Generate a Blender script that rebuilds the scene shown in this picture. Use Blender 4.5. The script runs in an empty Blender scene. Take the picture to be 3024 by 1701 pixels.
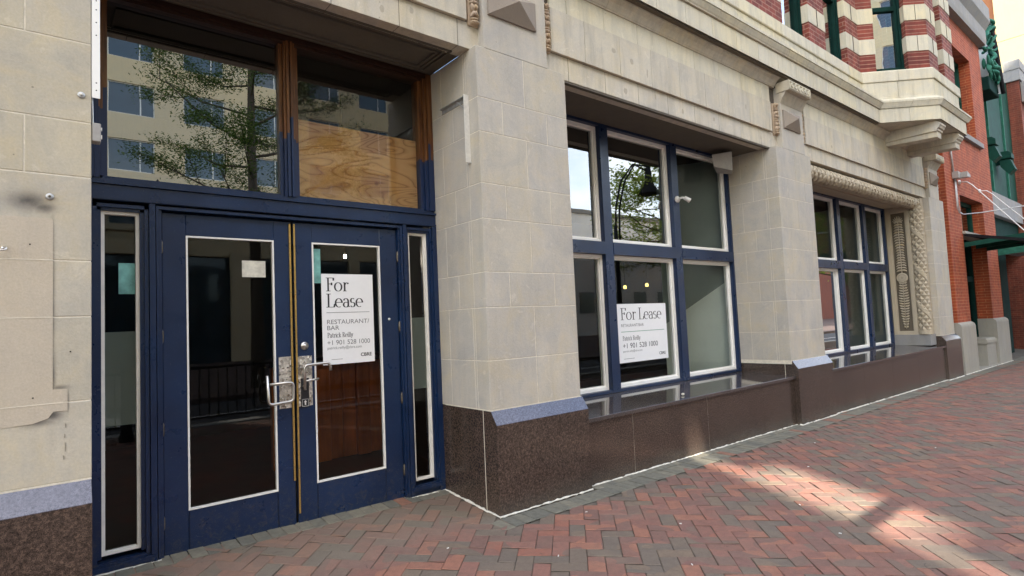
import bpy, bmesh, math, random
from mathutils import Vector, Matrix
random.seed(7)
R = math.radians
sc = bpy.context.scene
COL = sc.collection

# ------------------------------------------------------------------ node helpers
def new_mat(name):
    m = bpy.data.materials.new(name); m.use_nodes = True
    nt = m.node_tree; nt.nodes.clear()
    out = nt.nodes.new('ShaderNodeOutputMaterial')
    b = nt.nodes.new('ShaderNodeBsdfPrincipled')
    nt.links.new(b.outputs[0], out.inputs[0])
    return m, nt, b, out
def N(nt, t, **kw):
    n = nt.nodes.new(t)
    for k, v in kw.items(): setattr(n, k, v)
    return n
def L(nt, a, b): nt.links.new(a, b)
def rgb(c): return (c[0], c[1], c[2], 1)
def objco(nt):
    return N(nt, 'ShaderNodeNewGeometry').outputs['Position']
def noise(nt, vec, scale, detail=4, rough=.6, dist=0, mapping=None):
    if mapping:
        mp = N(nt, 'ShaderNodeMapping'); mp.inputs['Scale'].default_value = mapping
        L(nt, vec, mp.inputs[0]); vec = mp.outputs[0]
    n = N(nt, 'ShaderNodeTexNoise'); n.inputs['Scale'].default_value = scale
    n.inputs['Detail'].default_value = detail; n.inputs['Roughness'].default_value = rough
    n.inputs['Distortion'].default_value = dist
    L(nt, vec, n.inputs['Vector']); return n
def ramp(nt, fac, stops, interp='LINEAR'):
    r = N(nt, 'ShaderNodeValToRGB'); r.color_ramp.interpolation = interp
    els = r.color_ramp.elements
    while len(els) < len(stops): els.new(.5)
    for e, (p, c) in zip(els, stops):
        e.position = p; e.color = rgb(c) if len(c) == 3 else c
    L(nt, fac, r.inputs[0]); return r
def mixc(nt, fac, a, b, mode='MIX'):
    m = N(nt, 'ShaderNodeMix', data_type='RGBA', blend_type=mode)
    if isinstance(fac, (int, float)): m.inputs[0].default_value = fac
    else: L(nt, fac, m.inputs[0])
    for i, v in ((6, a), (7, b)):
        if isinstance(v, tuple): m.inputs[i].default_value = rgb(v)
        else: L(nt, v, m.inputs[i])
    return m.outputs[2]
def math_(nt, op, a, b=None, c=None, clamp=False):
    m = N(nt, 'ShaderNodeMath', operation=op); m.use_clamp = clamp
    for i, v in enumerate((a, b, c)):
        if v is None: continue
        if isinstance(v, (int, float)): m.inputs[i].default_value = v
        else: L(nt, v, m.inputs[i])
    return m.outputs[0]
def bump(nt, b, h, strength=.3, dist=.01):
    n = N(nt, 'ShaderNodeBump'); n.inputs['Strength'].default_value = strength
    n.inputs['Distance'].default_value = dist
    L(nt, h, n.inputs['Height']); L(nt, n.outputs[0], b.inputs['Normal'])

def stone_mat(name, base, var=.10, warm=.5, streak=.25, blotch=.35, rough=.85, soot=False, bstr=.25, crease_dark=0):
    m, nt, b, out = new_mat(name)
    P = objco(nt)
    rnd = N(nt, 'ShaderNodeNewGeometry').outputs['Random Per Island']
    lo = tuple(c * (1 - var) for c in base); hi = tuple(c * (1 + var) for c in base)
    w = (base[0] * (1 + .06 * warm), base[1], base[2] * (1 - .22 * warm)); g = (base[0] * .965, base[1] * .965, base[2] * .97)
    r = ramp(nt, rnd, [(0, lo), (.3, g), (.55, base), (.8, w), (1, hi)])
    n1 = noise(nt, P, 1.6, 6, .65)
    f1 = ramp(nt, n1.outputs['Fac'], [(.35, (0, 0, 0)), (.7, (1, 1, 1))])
    c = mixc(nt, math_(nt, 'MULTIPLY', f1.outputs[0], blotch), r.outputs[0], tuple(x * .80 for x in base))
    n2 = noise(nt, P, 9, 5, .7, mapping=(1, 1, .12))
    f2 = ramp(nt, n2.outputs['Fac'], [(.45, (0, 0, 0)), (.75, (1, 1, 1))])
    c = mixc(nt, math_(nt, 'MULTIPLY', f2.outputs[0], streak), c, tuple(x * .66 for x in base))
    n5 = noise(nt, P, 6.5, 6, .72, 1.2); f5 = ramp(nt, n5.outputs['Fac'], [(.60, (0, 0, 0)), (.66, (1, 1, 1))])
    c = mixc(nt, math_(nt, 'MULTIPLY', f5.outputs[0], blotch * .45), c, tuple(min(1, x * 1.25) for x in base))
    n3 = noise(nt, P, 110, 3, .6)
    f3 = ramp(nt, n3.outputs['Fac'], [(.3, (.93, .93, .93)), (.7, (1.05, 1.05, 1.05))])
    c = mixc(nt, 1.0, c, f3.outputs[0], 'MULTIPLY')
    n7 = noise(nt, P, 3.3, 5, .7, .8); f7 = ramp(nt, n7.outputs['Fac'], [(.34, (.90, .92, .97)), (.5, (1, 1, 1)), (.68, (1.07, 1.03, .93))])
    c = mixc(nt, min(1, blotch * 1.3), c, f7.outputs[0], 'MULTIPLY')
    vp = N(nt, 'ShaderNodeTexVoronoi'); vp.inputs['Scale'].default_value = 5.5; L(nt, P, vp.inputs['Vector'])
    pit = math_(nt, 'LESS_THAN', vp.outputs['Distance'], .030)
    c = mixc(nt, math_(nt, 'MULTIPLY', pit, .65), c, tuple(x * .35 for x in base))
    if soot:
        sx = N(nt, 'ShaderNodeSeparateXYZ'); L(nt, P, sx.inputs[0])
        wob = noise(nt, P, 14, 4, .6).outputs['Fac']
        tot = None
        for (cx, cz, ax, az, s) in ((-.045, 2.20, .085, .045, .9), (.01, 2.175, .05, .03, .8), (.045, 1.33, .013, .16, .85), (.045, 1.7, .011, .42, .6),
                                    (.07, 1.275, .04, .012, .7), (.045, 1.145, .045, .03, .9), (-.01, 1.115, .07, .02, .75), (.107, 1.20, .006, .055, .6)):
            dx = math_(nt, 'DIVIDE', math_(nt, 'SUBTRACT', sx.outputs[0], cx), ax)
            dz = math_(nt, 'DIVIDE', math_(nt, 'SUBTRACT', sx.outputs[2], cz), az)
            d2 = math_(nt, 'ADD', math_(nt, 'MULTIPLY', dx, dx), math_(nt, 'MULTIPLY', dz, dz))
            e = math_(nt, 'MULTIPLY', math_(nt, 'POWER', 2.718, math_(nt, 'MULTIPLY', d2, -1.1)), s)
            tot = e if tot is None else math_(nt, 'MAXIMUM', tot, e)
        tot = math_(nt, 'MULTIPLY', tot, math_(nt, 'ADD', math_(nt, 'MULTIPLY', wob, .9), .45), clamp=True)
        c = mixc(nt, tot, c, (.055, .05, .05))
    if crease_dark:  # darker in the concave creases of the mesh
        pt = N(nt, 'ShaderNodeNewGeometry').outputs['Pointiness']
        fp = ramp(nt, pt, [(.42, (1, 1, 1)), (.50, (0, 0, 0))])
        c = mixc(nt, math_(nt, 'MULTIPLY', fp.outputs[0], crease_dark), c, tuple(x * .22 for x in base))
    L(nt, c, b.inputs['Base Color']); b.inputs['Roughness'].default_value = rough
    b.inputs['Specular IOR Level'].default_value = .3
    bump(nt, b, math_(nt, 'ADD', n3.outputs['Fac'], math_(nt, 'MULTIPLY', noise(nt, P, 35, 4).outputs['Fac'], 1.5)), bstr, .004)
    return m

def plain(name, col, rough=.5, metal=0, nz=.12, scale=30, spec=.5, coat=0, bstr=.1, bscale=60, mapping=None):
    m, nt, b, out = new_mat(name); P = objco(nt)
    n = noise(nt, P, scale, 5, .6, mapping=mapping)
    f = ramp(nt, n.outputs['Fac'], [(.3, tuple(c * (1 - nz) for c in col)), (.7, tuple(min(1, c * (1 + nz)) for c in col))])
    L(nt, f.outputs[0], b.inputs['Base Color'])
    b.inputs['Roughness'].default_value = rough; b.inputs['Metallic'].default_value = metal
    b.inputs['Specular IOR Level'].default_value = spec; b.inputs['Coat Weight'].default_value = coat
    if bstr: bump(nt, b, noise(nt, P, bscale, 4).outputs['Fac'], bstr, .003)
    return m

def granite_mat(name, rough=.16, base=(.045, .032, .027), hi=(.13, .085, .07)):
    m, nt, b, out = new_mat(name); P = objco(nt)
    v = N(nt, 'ShaderNodeTexVoronoi'); v.inputs['Scale'].default_value = 150; L(nt, P, v.inputs['Vector'])
    n = noise(nt, P, 260, 3, .7); n2 = noise(nt, P, 75, 4, .7); n3 = noise(nt, P, 1.3, 4)
    s = math_(nt, 'ADD', math_(nt, 'MULTIPLY', n.outputs['Fac'], .5), math_(nt, 'MULTIPLY', n2.outputs['Fac'], .5))
    f = ramp(nt, s, [(.38, tuple(c * .5 for c in base)), (.48, base), (.56, tuple((a + c) / 2 for a, c in zip(base, hi))), (.66, hi)])
    g = ramp(nt, n3.outputs['Fac'], [(.3, (.8, .8, .82)), (.7, (1.2, 1.15, 1.1))])
    c = mixc(nt, 1.0, f.outputs[0], g.outputs[0], 'MULTIPLY')
    sx = N(nt, 'ShaderNodeSeparateXYZ'); L(nt, P, sx.inputs[0])
    lo = math_(nt, 'SUBTRACT', 1.0, math_(nt, 'MULTIPLY', math_(nt, 'ADD', sx.outputs[2], .05), 3.6), clamp=True)
    nd = noise(nt, P, 5, 6, .7); dst = math_(nt, 'MULTIPLY', math_(nt, 'MULTIPLY', lo, lo), math_(nt, 'ADD', nd.outputs['Fac'], -.15, clamp=True))
    c = mixc(nt, dst, c, (.16, .135, .11))
    L(nt, c, b.inputs['Base Color'])
    rr = ramp(nt, n3.outputs['Fac'], [(.3, (rough * .8,) * 3), (.7, (rough * 1.5,) * 3)])
    L(nt, rr.outputs[0], b.inputs['Roughness']); b.inputs['IOR'].default_value = 1.6
    return m

def glass_mat(name, refl, tint=(.8, .85, .85), wav=.0, kf=1.0):
    m = bpy.data.materials.new(name); m.use_nodes = True; nt = m.node_tree; nt.nodes.clear()
    out = N(nt, 'ShaderNodeOutputMaterial'); mx = N(nt, 'ShaderNodeMixShader')
    tr = N(nt, 'ShaderNodeBsdfTransparent'); tr.inputs[0].default_value = rgb(tint)
    gl = N(nt, 'ShaderNodeBsdfGlossy'); gl.inputs['Roughness'].default_value = 0.0
    gl.inputs[0].default_value = (.95, .97, .97, 1)
    fr = N(nt, 'ShaderNodeFresnel'); fr.inputs[0].default_value = 1.5
    f = math_(nt, 'ADD', math_(nt, 'MULTIPLY', fr.outputs[0], kf), refl, clamp=True)
    L(nt, f, mx.inputs[0]); L(nt, tr.outputs[0], mx.inputs[1]); L(nt, gl.outputs[0], mx.inputs[2])
    L(nt, mx.outputs[0], out.inputs[0])
    if wav:
        P = objco(nt); n = noise(nt, P, 1.7, 2, .5)
        bp = N(nt, 'ShaderNodeBump'); bp.inputs['Strength'].default_value = wav; bp.inputs['Distance'].default_value = .02
        L(nt, n.outputs['Fac'], bp.inputs['Height']); L(nt, bp.outputs[0], gl.inputs['Normal'])
    return m
def emit_mat(name, col, s):
    m, nt, b, out = new_mat(name)
    b.inputs['Base Color'].default_value = rgb(col)
    b.inputs['Emission Color'].default_value = rgb(col); b.inputs['Emission Strength'].default_value = s
    return m

def brick_mat(name, c1, c2, mortar, axis='XZ', bw=.21, bh=.073, mw=.011, stripe=1.0):
    m, nt, b, out = new_mat(name); P = objco(nt)
    sx = N(nt, 'ShaderNodeSeparateXYZ'); L(nt, P, sx.inputs[0])
    cb = N(nt, 'ShaderNodeCombineXYZ')
    L(nt, math_(nt, 'ADD', sx.outputs[0], sx.outputs[1]), cb.inputs[0]); L(nt, sx.outputs[2], cb.inputs[1])
    t = N(nt, 'ShaderNodeTexBrick'); t.inputs['Scale'].default_value = 1
    t.inputs['Brick Width'].default_value = bw; t.inputs['Row Height'].default_value = bh
    t.inputs['Mortar Size'].default_value = mw / 2; t.inputs['Mortar Smooth'].default_value = .2; t.inputs['Bias'].default_value = -.1
    t.inputs['Color1'].default_value = rgb(c1); t.inputs['Color2'].default_value = rgb(c2); t.inputs['Mortar'].default_value = rgb(mortar)
    L(nt, cb.outputs[0], t.inputs['Vector'])
    n = noise(nt, P, 5, 5, .7); f = ramp(nt, n.outputs['Fac'], [(.3, (.72, .72, .72)), (.7, (1.2, 1.15, 1.1))])
    n2 = noise(nt, P, 2, 4, .6, mapping=(3, 3, .3)); f2 = ramp(nt, n2.outputs['Fac'], [(.35, (.8, .78, .78)), (.65, (1.12, 1.12, 1.1))])
    c = mixc(nt, 1.0, t.outputs['Color'], f.outputs[0], 'MULTIPLY'); c = mixc(nt, 1.0, c, f2.outputs[0], 'MULTIPLY')
    L(nt, c, b.inputs['Base Color']); b.inputs['Roughness'].default_value = .85
    bump(nt, b, math_(nt, 'SUBTRACT', math_(nt, 'MULTIPLY', noise(nt, P, 60, 3).outputs['Fac'], .4), t.outputs['Fac']), .6, .006)
    return m

M = {}
M['wooddark'] = plain('dark_varnished_wood', (.035, .014, .007), .4, nz=.4, scale=12, mapping=(.3, 1, 4))
M['lime'] = stone_mat('limestone', (.515, .470, .395), .035, .30, .36, .8)
M['limesoot'] = stone_mat('limestone_sooty', (.535, .482, .378), .022, .30, .28, .75, soot=True)
M['lintel'] = stone_mat('lintel_stone', (.59, .535, .43), .03, .5, .9, .7)
M['cream'] = stone_mat('cream_stone', (.65, .60, .465), .035, .6, .8, .6)
M['carve'] = stone_mat('carved_stone', (.50, .43, .32), .05, .8, .2, .35, crease_dark=.85)
M['field'] = stone_mat('dark_recess_stone', (.15, .125, .09), .05, .5, .3, .4)  # dark tone for the panel background and the cornice strip
M['tancarve'] = stone_mat('tan_terracotta', (.48, .37, .265), .05, .8, .2, .35, crease_dark=.85)
M['spot'] = stone_mat('repair_mortar', (.44, .39, .31), .1, .5, .3, .5)
M['soffit'] = stone_mat('shade_toned_soffit_stone', (.135, .118, .092), .04, .3, .3, .5)  # limestone darkened in colour to paint in the shade under the lintels
M['taupe'] = stone_mat('taupe_stone', (.30, .255, .215), .06, .6, .2, .3)
M['patch'] = stone_mat('cleaned_stone', (.53, .46, .36), .05, .8, .22, .3)
M['mortar'] = plain('pale_mortar', (.66, .60, .48), .9, nz=.15, bstr=.2)
M['mortar_dark'] = plain('dark_mortar', (.10, .085, .07), .9, nz=.3)
M['concrete'] = stone_mat('concrete', (.37, .345, .29), .06, .3, .35, .4)
M['greystone'] = stone_mat('grey_stone', (.30, .29, .275), .10, .2, .5, .6)
M['granite'] = granite_mat('brown_granite', .18, (.036, .026, .020), (.165, .112, .084))
M['granite_top'] = granite_mat('sky_tinted_granite_top', .15, (.07, .07, .095), (.15, .15, .19))  # blue cast in the base colour paints in the sky's reflection
M['ledge'] = granite_mat('polished_ledge_granite', .055, (.05, .042, .038), (.14, .11, .10))
M['navy'] = plain('navy_paint', (.008, .022, .070), .30, nz=.3, scale=3, spec=.5, bstr=.12, bscale=90)
m, nt, b, out = new_mat('navy_door_paint'); P = objco(nt)
sx = N(nt, 'ShaderNodeSeparateXYZ'); L(nt, P, sx.inputs[0])
n1 = noise(nt, P, 2.2, 5, .6); c = ramp(nt, n1.outputs['Fac'], [(.3, (.004, .015, .050)), (.7, (.008, .027, .080))]).outputs[0]
n2 = noise(nt, P, 26, 5, .75, .8); lowz = math_(nt, 'SUBTRACT', 1.0, math_(nt, 'MULTIPLY', sx.outputs[2], 2.2), clamp=True)
sc_ = math_(nt, 'MULTIPLY', math_(nt, 'MULTIPLY', math_(nt, 'SUBTRACT', n2.outputs['Fac'], .50), 7, clamp=True), math_(nt, 'ADD', math_(nt, 'MULTIPLY', lowz, .6), .012))
c = mixc(nt, sc_, c, (.10, .085, .06))
n3 = noise(nt, P, 240, 1, .5); ch_ = math_(nt, 'MULTIPLY', math_(nt, 'GREATER_THAN', n3.outputs['Fac'], .755), .6)
c = mixc(nt, ch_, c, (.30, .30, .28))
L(nt, c, b.inputs['Base Color'])
rr = ramp(nt, noise(nt, P, 5, 4, .6).outputs['Fac'], [(.3, (.24,) * 3), (.7, (.42,) * 3)]); L(nt, rr.outputs[0], b.inputs['Roughness'])
bump(nt, b, noise(nt, P, 110, 4).outputs['Fac'], .16, .003)
M['navy'] = m
M['white'] = plain('white_paint', (.88, .86, .80), .5, nz=.035, scale=5)
M['offwhite'] = plain('aged_white_paint', (.86, .82, .73), .55, nz=.08, scale=12)
M['brass'] = plain('brass', (.62, .40, .12), .32, metal=.7, nz=.2, scale=40)
M['steel'] = plain('satin_steel', (.62, .60, .56), .3, metal=1, nz=.08)
M['galvlight'] = plain('pale_galvanised', (.66, .64, .58), .6, metal=.1, nz=.1)
M['galv'] = plain('galvanised_steel', (.50, .50, .48), .5, metal=.6, nz=.2, scale=20)
M['bronze'] = plain('dark_bronze', (.14, .12, .09), .45, metal=.5, nz=.3)
M['black'] = plain('black_metal', (.010, .010, .011), .75, nz=.3, spec=.2)
M['bplastic'] = plain('black_plastic', (.02, .02, .022), .35, nz=.2)
M['wplastic'] = plain('white_plastic', (.75, .73, .68), .4, nz=.06)
M['gplastic'] = plain('grey_plastic', (.36, .34, .31), .55, nz=.08)
M['ink'] = plain('dark_ink', (.035, .035, .035), .6, nz=.0, bstr=0)
M['ink2'] = plain('grey_ink', (.16, .16, .16), .6, nz=.0, bstr=0)
M['greenink'] = plain('green_ink', (.10, .28, .17), .6, nz=.0, bstr=0)
M['sign'] = plain('sign_white', (.86, .86, .85), .35, nz=.015, bstr=0)
M['paper'] = plain('paper', (.62, .60, .50), .8, nz=.25, scale=18)
M['teal'] = plain('teal_panel', (.16, .38, .34), .6, nz=.5, scale=9)
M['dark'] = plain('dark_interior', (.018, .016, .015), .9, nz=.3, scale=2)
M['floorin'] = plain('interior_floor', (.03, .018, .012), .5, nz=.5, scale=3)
M['drywall'] = plain('pale_green_drywall', (.84, .90, .84), .9, nz=.05, scale=2)
M['board'] = plain('grey_green_board', (.24, .30, .285), .5, nz=.06, scale=2)
M['green'] = plain('green_paint', (.008, .055, .038), .65, nz=.2, scale=4, spec=.15)
M['dgreen'] = plain('dark_green_paint', (.006, .03, .024), .8, nz=.25, scale=4, spec=.1)
M['copper'] = plain('green_copper', (.03, .15, .10), .7, nz=.3, scale=8, spec=.2)
M['caulk'] = plain('white_caulk', (.72, .68, .58), .8, nz=.2, scale=25)
M['brick1'] = brick_mat('red_brick', (.37, .072, .021), (.29, .054, .018), (.50, .19, .085), bw=.32, mw=.013)
M['brick2'] = brick_mat('dark_red_brick', (.26, .058, .036), (.15, .032, .024), (.36, .19, .14), bw=.2, mw=.016)
M['brick3'] = brick_mat('far_brick', (.23, .055, .030), (.17, .042, .025), (.26, .12, .07))
M['bark'] = plain('bark', (.10, .075, .05), .9, nz=.4, scale=8, mapping=(1, 1, .2), bstr=.6, bscale=20)
M['asphalt'] = plain('asphalt', (.05, .05, .052), .85, nz=.25, scale=40)
M['farpave'] = plain('far_brick_paving', (.10, .065, .055), .85, nz=.35, scale=6)
M['kerb'] = stone_mat('kerb_stone', (.36, .35, .32), .06, .2)
M['palebldg'] = stone_mat('pale_office_stone', (.80, .66, .43), .04, .4, .2, .25)
M['whitebldg'] = plain('white_render', (.82, .82, .80), .8, nz=.04, scale=1)
M['farbldg'] = stone_mat('cream_far_wall', (.52, .40, .22), .04, .5, .2, .3)
M['farorange'] = plain('orange_render', (.45, .17, .065), .8, nz=.08, scale=2)
M['officeglass'] = plain('office_glass', (.02, .055, .075), .06, nz=.3, scale=.3, spec=1.0, bstr=0)
M['glass_door'] = glass_mat('door_glass', .0, (.85, .85, .83), 0, .85)
M['glass_transom'] = glass_mat('transom_glass', .25, (.22, .24, .23), .02, .8)
M['glass_transom2'] = glass_mat('clear_transom_glass', .05, (.95, .95, .92), .02, .8)
M['glass_bay'] = glass_mat('bay_glass', .0, (.92, .96, .93), .0, .7)
M['glass_bay_up'] = glass_mat('bay_upper_glass', .24, (.62, .68, .64), .03, 1.0)
M['glass_old'] = glass_mat('old_wavy_glass', .45, (.5, .55, .52), .12, 1.0)

# interior ceiling lamps
M['lampglow'] = emit_mat('lamp_glow', (1, .68, .18), .55)
M['bulbglow'] = emit_mat('bulb_glow', (1, .88, .70), 120.0)

# pavers
def paver_mat(name, weather=False):
    m, nt, b, out = new_mat(name); P = objco(nt)
    rnd = N(nt, 'ShaderNodeNewGeometry').outputs['Random Per Island']
    n0 = noise(nt, P, .75, 3, .55)
    s = math_(nt, 'ADD', math_(nt, 'MULTIPLY', rnd, .72), math_(nt, 'MULTIPLY', math_(nt, 'SUBTRACT', n0.outputs['Fac'], .36), .95), clamp=True)
    r = ramp(nt, s, [(0, (.29, .090, .055)), (.14, (.215, .083, .062)), (.26, (.32, .120, .072)), (.36, (.170, .080, .064)), (.45, (.25, .10, .074)), (.53, (.155, .098, .075)), (.60, (.185, .078, .065)),
                     (.66, (.130, .112, .083)), (.74, (.112, .104, .082)), (.82, (.165, .130, .088)), (.90, (.100, .097, .080)), (.96, (.064, .064, .060))], 'CONSTANT')
    n1 = noise(nt, P, 22, 5, .7); f1 = ramp(nt, n1.outputs['Fac'], [(.3, (.72, .72, .74)), (.7, (1.22, 1.2, 1.16))])
    c = mixc(nt, 1.0, r.outputs[0], f1.outputs[0], 'MULTIPLY')
    n4 = noise(nt, P, 120, 3, .7); f4 = ramp(nt, n4.outputs['Fac'], [(.35, (.85, .85, .85)), (.65, (1.12, 1.12, 1.12))])
    c = mixc(nt, 1.0, c, f4.outputs[0], 'MULTIPLY')
    # lichen-grey weathering near the doorway and along the wall
    sx = N(nt, 'ShaderNodeSeparateXYZ'); L(nt, P, sx.inputs[0])
    nn = noise(nt, P, 2.6, 5, .65).outputs['Fac']
    near = math_(nt, 'MULTIPLY', math_(nt, 'SUBTRACT', math_(nt, 'ADD', sx.outputs[1], math_(nt, 'MULTIPLY', nn, 1.4)), 3.95), 1.7, clamp=True)
    w = math_(nt, 'MULTIPLY', near, .5)
    w = math_(nt, 'MAXIMUM', w, math_(nt, 'MULTIPLY', math_(nt, 'MULTIPLY', math_(nt, 'SUBTRACT', nn, .52), 4, clamp=True), .35))
    c = mixc(nt, w, c, (.175, .165, .115))
    c = mixc(nt, .36, c, (.225, .152, .115))
    ng = noise(nt, P, 7.5, 3, .8, 1.5); fg = math_(nt, 'MULTIPLY', math_(nt, 'SUBTRACT', ng.outputs['Fac'], .66), 14, clamp=True)
    c = mixc(nt, math_(nt, 'MULTIPLY', fg, .7), c, (.035, .032, .030))
    nw = noise(nt, P, 3.4, 6, .75); fw = math_(nt, 'MULTIPLY', math_(nt, 'SUBTRACT', nw.outputs['Fac'], .5), 2.2, clamp=True)
    c = mixc(nt, math_(nt, 'MULTIPLY', fw, .5), c, (.21, .165, .13))
    L(nt, c, b.inputs['Base Color']); b.inputs['Roughness'].default_value = .8
    b.inputs['Specular IOR Level'].default_value = .35
    bump(nt, b, math_(nt, 'ADD', n4.outputs['Fac'], n1.outputs['Fac']), .45, .006)
    return m
M['paver'] = paver_mat('herringbone_pavers')
m, nt, b, out = new_mat('border_pavers'); P = objco(nt)
rnd = N(nt, 'ShaderNodeNewGeometry').outputs['Random Per Island']
r = ramp(nt, rnd, [(0, (.155, .145, .112)), (.4, (.185, .168, .125)), (.7, (.135, .128, .102)), (.93, (.24, .12, .08))], 'CONSTANT')
f = ramp(nt, noise(nt, P, 18, 5, .7).outputs['Fac'], [(.3, (.75, .75, .75)), (.7, (1.2, 1.2, 1.15))])
L(nt, mixc(nt, 1, r.outputs[0], f.outputs[0], 'MULTIPLY'), b.inputs['Base Color']); b.inputs['Roughness'].default_value = .85
bump(nt, b, noise(nt, P, 70, 4).outputs['Fac'], .4, .005)
M['border'] = m
M['sand'] = plain('joint_sand', (.11, .092, .070), .95, nz=.4, scale=12)

# wood: varnish above, navy paint below a ragged line
m, nt, b, out = new_mat('varnished_wood_part_painted'); P = objco(nt)
sx = N(nt, 'ShaderNodeSeparateXYZ'); L(nt, P, sx.inputs[0])
wn = noise(nt, P, 14, 4, .6, mapping=(4, 4, .25))
wood = ramp(nt, wn.outputs['Fac'], [(.3, (.05, .017, .006)), (.5, (.14, .052, .015)), (.72, (.25, .11, .032))])
cell = N(nt, 'ShaderNodeTexWhiteNoise', noise_dimensions='1D')
L(nt, math_(nt, 'FLOOR', math_(nt, 'MULTIPLY', math_(nt, 'ADD', sx.outputs[0], .008), 42)), cell.inputs['W'])
edge = math_(nt, 'ADD', math_(nt, 'MULTIPLY', cell.outputs[0], .20), math_(nt, 'MULTIPLY', noise(nt, P, 30, 2, mapping=(1, 1, .02)).outputs['Fac'], .05))
thr = math_(nt, 'GREATER_THAN', sx.outputs[2], math_(nt, 'ADD', edge, 2.93))
L(nt, mixc(nt, thr, (.008, .022, .070), wood.outputs[0]), b.inputs['Base Color'])
b.inputs['Roughness'].default_value = .38
bump(nt, b, wn.outputs['Fac'], .2, .004)
M['partwood'] = m
# plywood
m, nt, b, out = new_mat('plywood'); P = objco(nt)
mp = N(nt, 'ShaderNodeMapping'); mp.inputs['Scale'].default_value = (.8, 1, 3.0); L(nt, P, mp.inputs[0])
pn = noise(nt, mp.outputs[0], 1.15, 2, .45, .6)
fr_ = math_(nt, 'FRACT', math_(nt, 'MULTIPLY', pn.outputs['Fac'], 22))
r = ramp(nt, fr_, [(0, (.42, .19, .05)), (.12, (.66, .36, .12)), (.45, (.80, .50, .20)), (.85, (.76, .45, .17)), (1, (.55, .27, .08))])
vk = N(nt, 'ShaderNodeTexVoronoi'); vk.inputs['Scale'].default_value = 3.1; L(nt, P, vk.inputs['Vector'])
kn = ramp(nt, vk.outputs['Distance'], [(.03, (.35, .2, .1)), (.09, (1, 1, 1))])
L(nt, mixc(nt, 1, r.outputs[0], kn.outputs[0], 'MULTIPLY'), b.inputs['Base Color']); b.inputs['Roughness'].default_value = .7
M['ply'] = m
# machined push plate
m, nt, b, out = new_mat('engine_turned_steel'); P = objco(nt)
v = N(nt, 'ShaderNodeTexVoronoi'); v.inputs['Scale'].default_value = 55; L(nt, P, v.inputs['Vector'])
f = ramp(nt, v.outputs['Color'], [(.2, (.36, .33, .29)), (.8, (.85, .80, .72))])
L(nt, f.outputs[0], b.inputs['Base Color']); b.inputs['Metallic'].default_value = .8
rr = ramp(nt, v.outputs['Color'], [(.2, (.25,) * 3), (.8, (.5,) * 3)]); L(nt, rr.outputs[0], b.inputs['Roughness'])
bump(nt, b, v.outputs['Distance'], .5, .004)
M['turned'] = m
# foliage
def leaf_mat(name, c1, c2):
    m = bpy.data.materials.new(name); m.use_nodes = True; nt = m.node_tree; nt.nodes.clear()
    out = N(nt, 'ShaderNodeOutputMaterial')
    rnd = N(nt, 'ShaderNodeNewGeometry').outputs['Random Per Island']
    r = ramp(nt, rnd, [(0, c1), (1, c2)])
    d = N(nt, 'ShaderNodeBsdfDiffuse'); t = N(nt, 'ShaderNodeBsdfTranslucent'); mx = N(nt, 'ShaderNodeMixShader'); mx.inputs[0].default_value = .4
    L(nt, r.outputs[0], d.inputs[0]); L(nt, r.outputs[0], t.inputs[0]); L(nt, d.outputs[0], mx.inputs[1]); L(nt, t.outputs[0], mx.inputs[2]); L(nt, mx.outputs[0], out.inputs[0])
    return m
M['barwood'] = plain('orange_bar_wood', (.62, .17, .03), .35, nz=.45, scale=5, mapping=(1, 1, .2))
M['leaf'] = leaf_mat('leaf', (.05, .10, .02), (.16, .22, .05))
M['leaf2'] = leaf_mat('leaf_pale', (.22, .33, .05), (.48, .55, .12))

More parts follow.
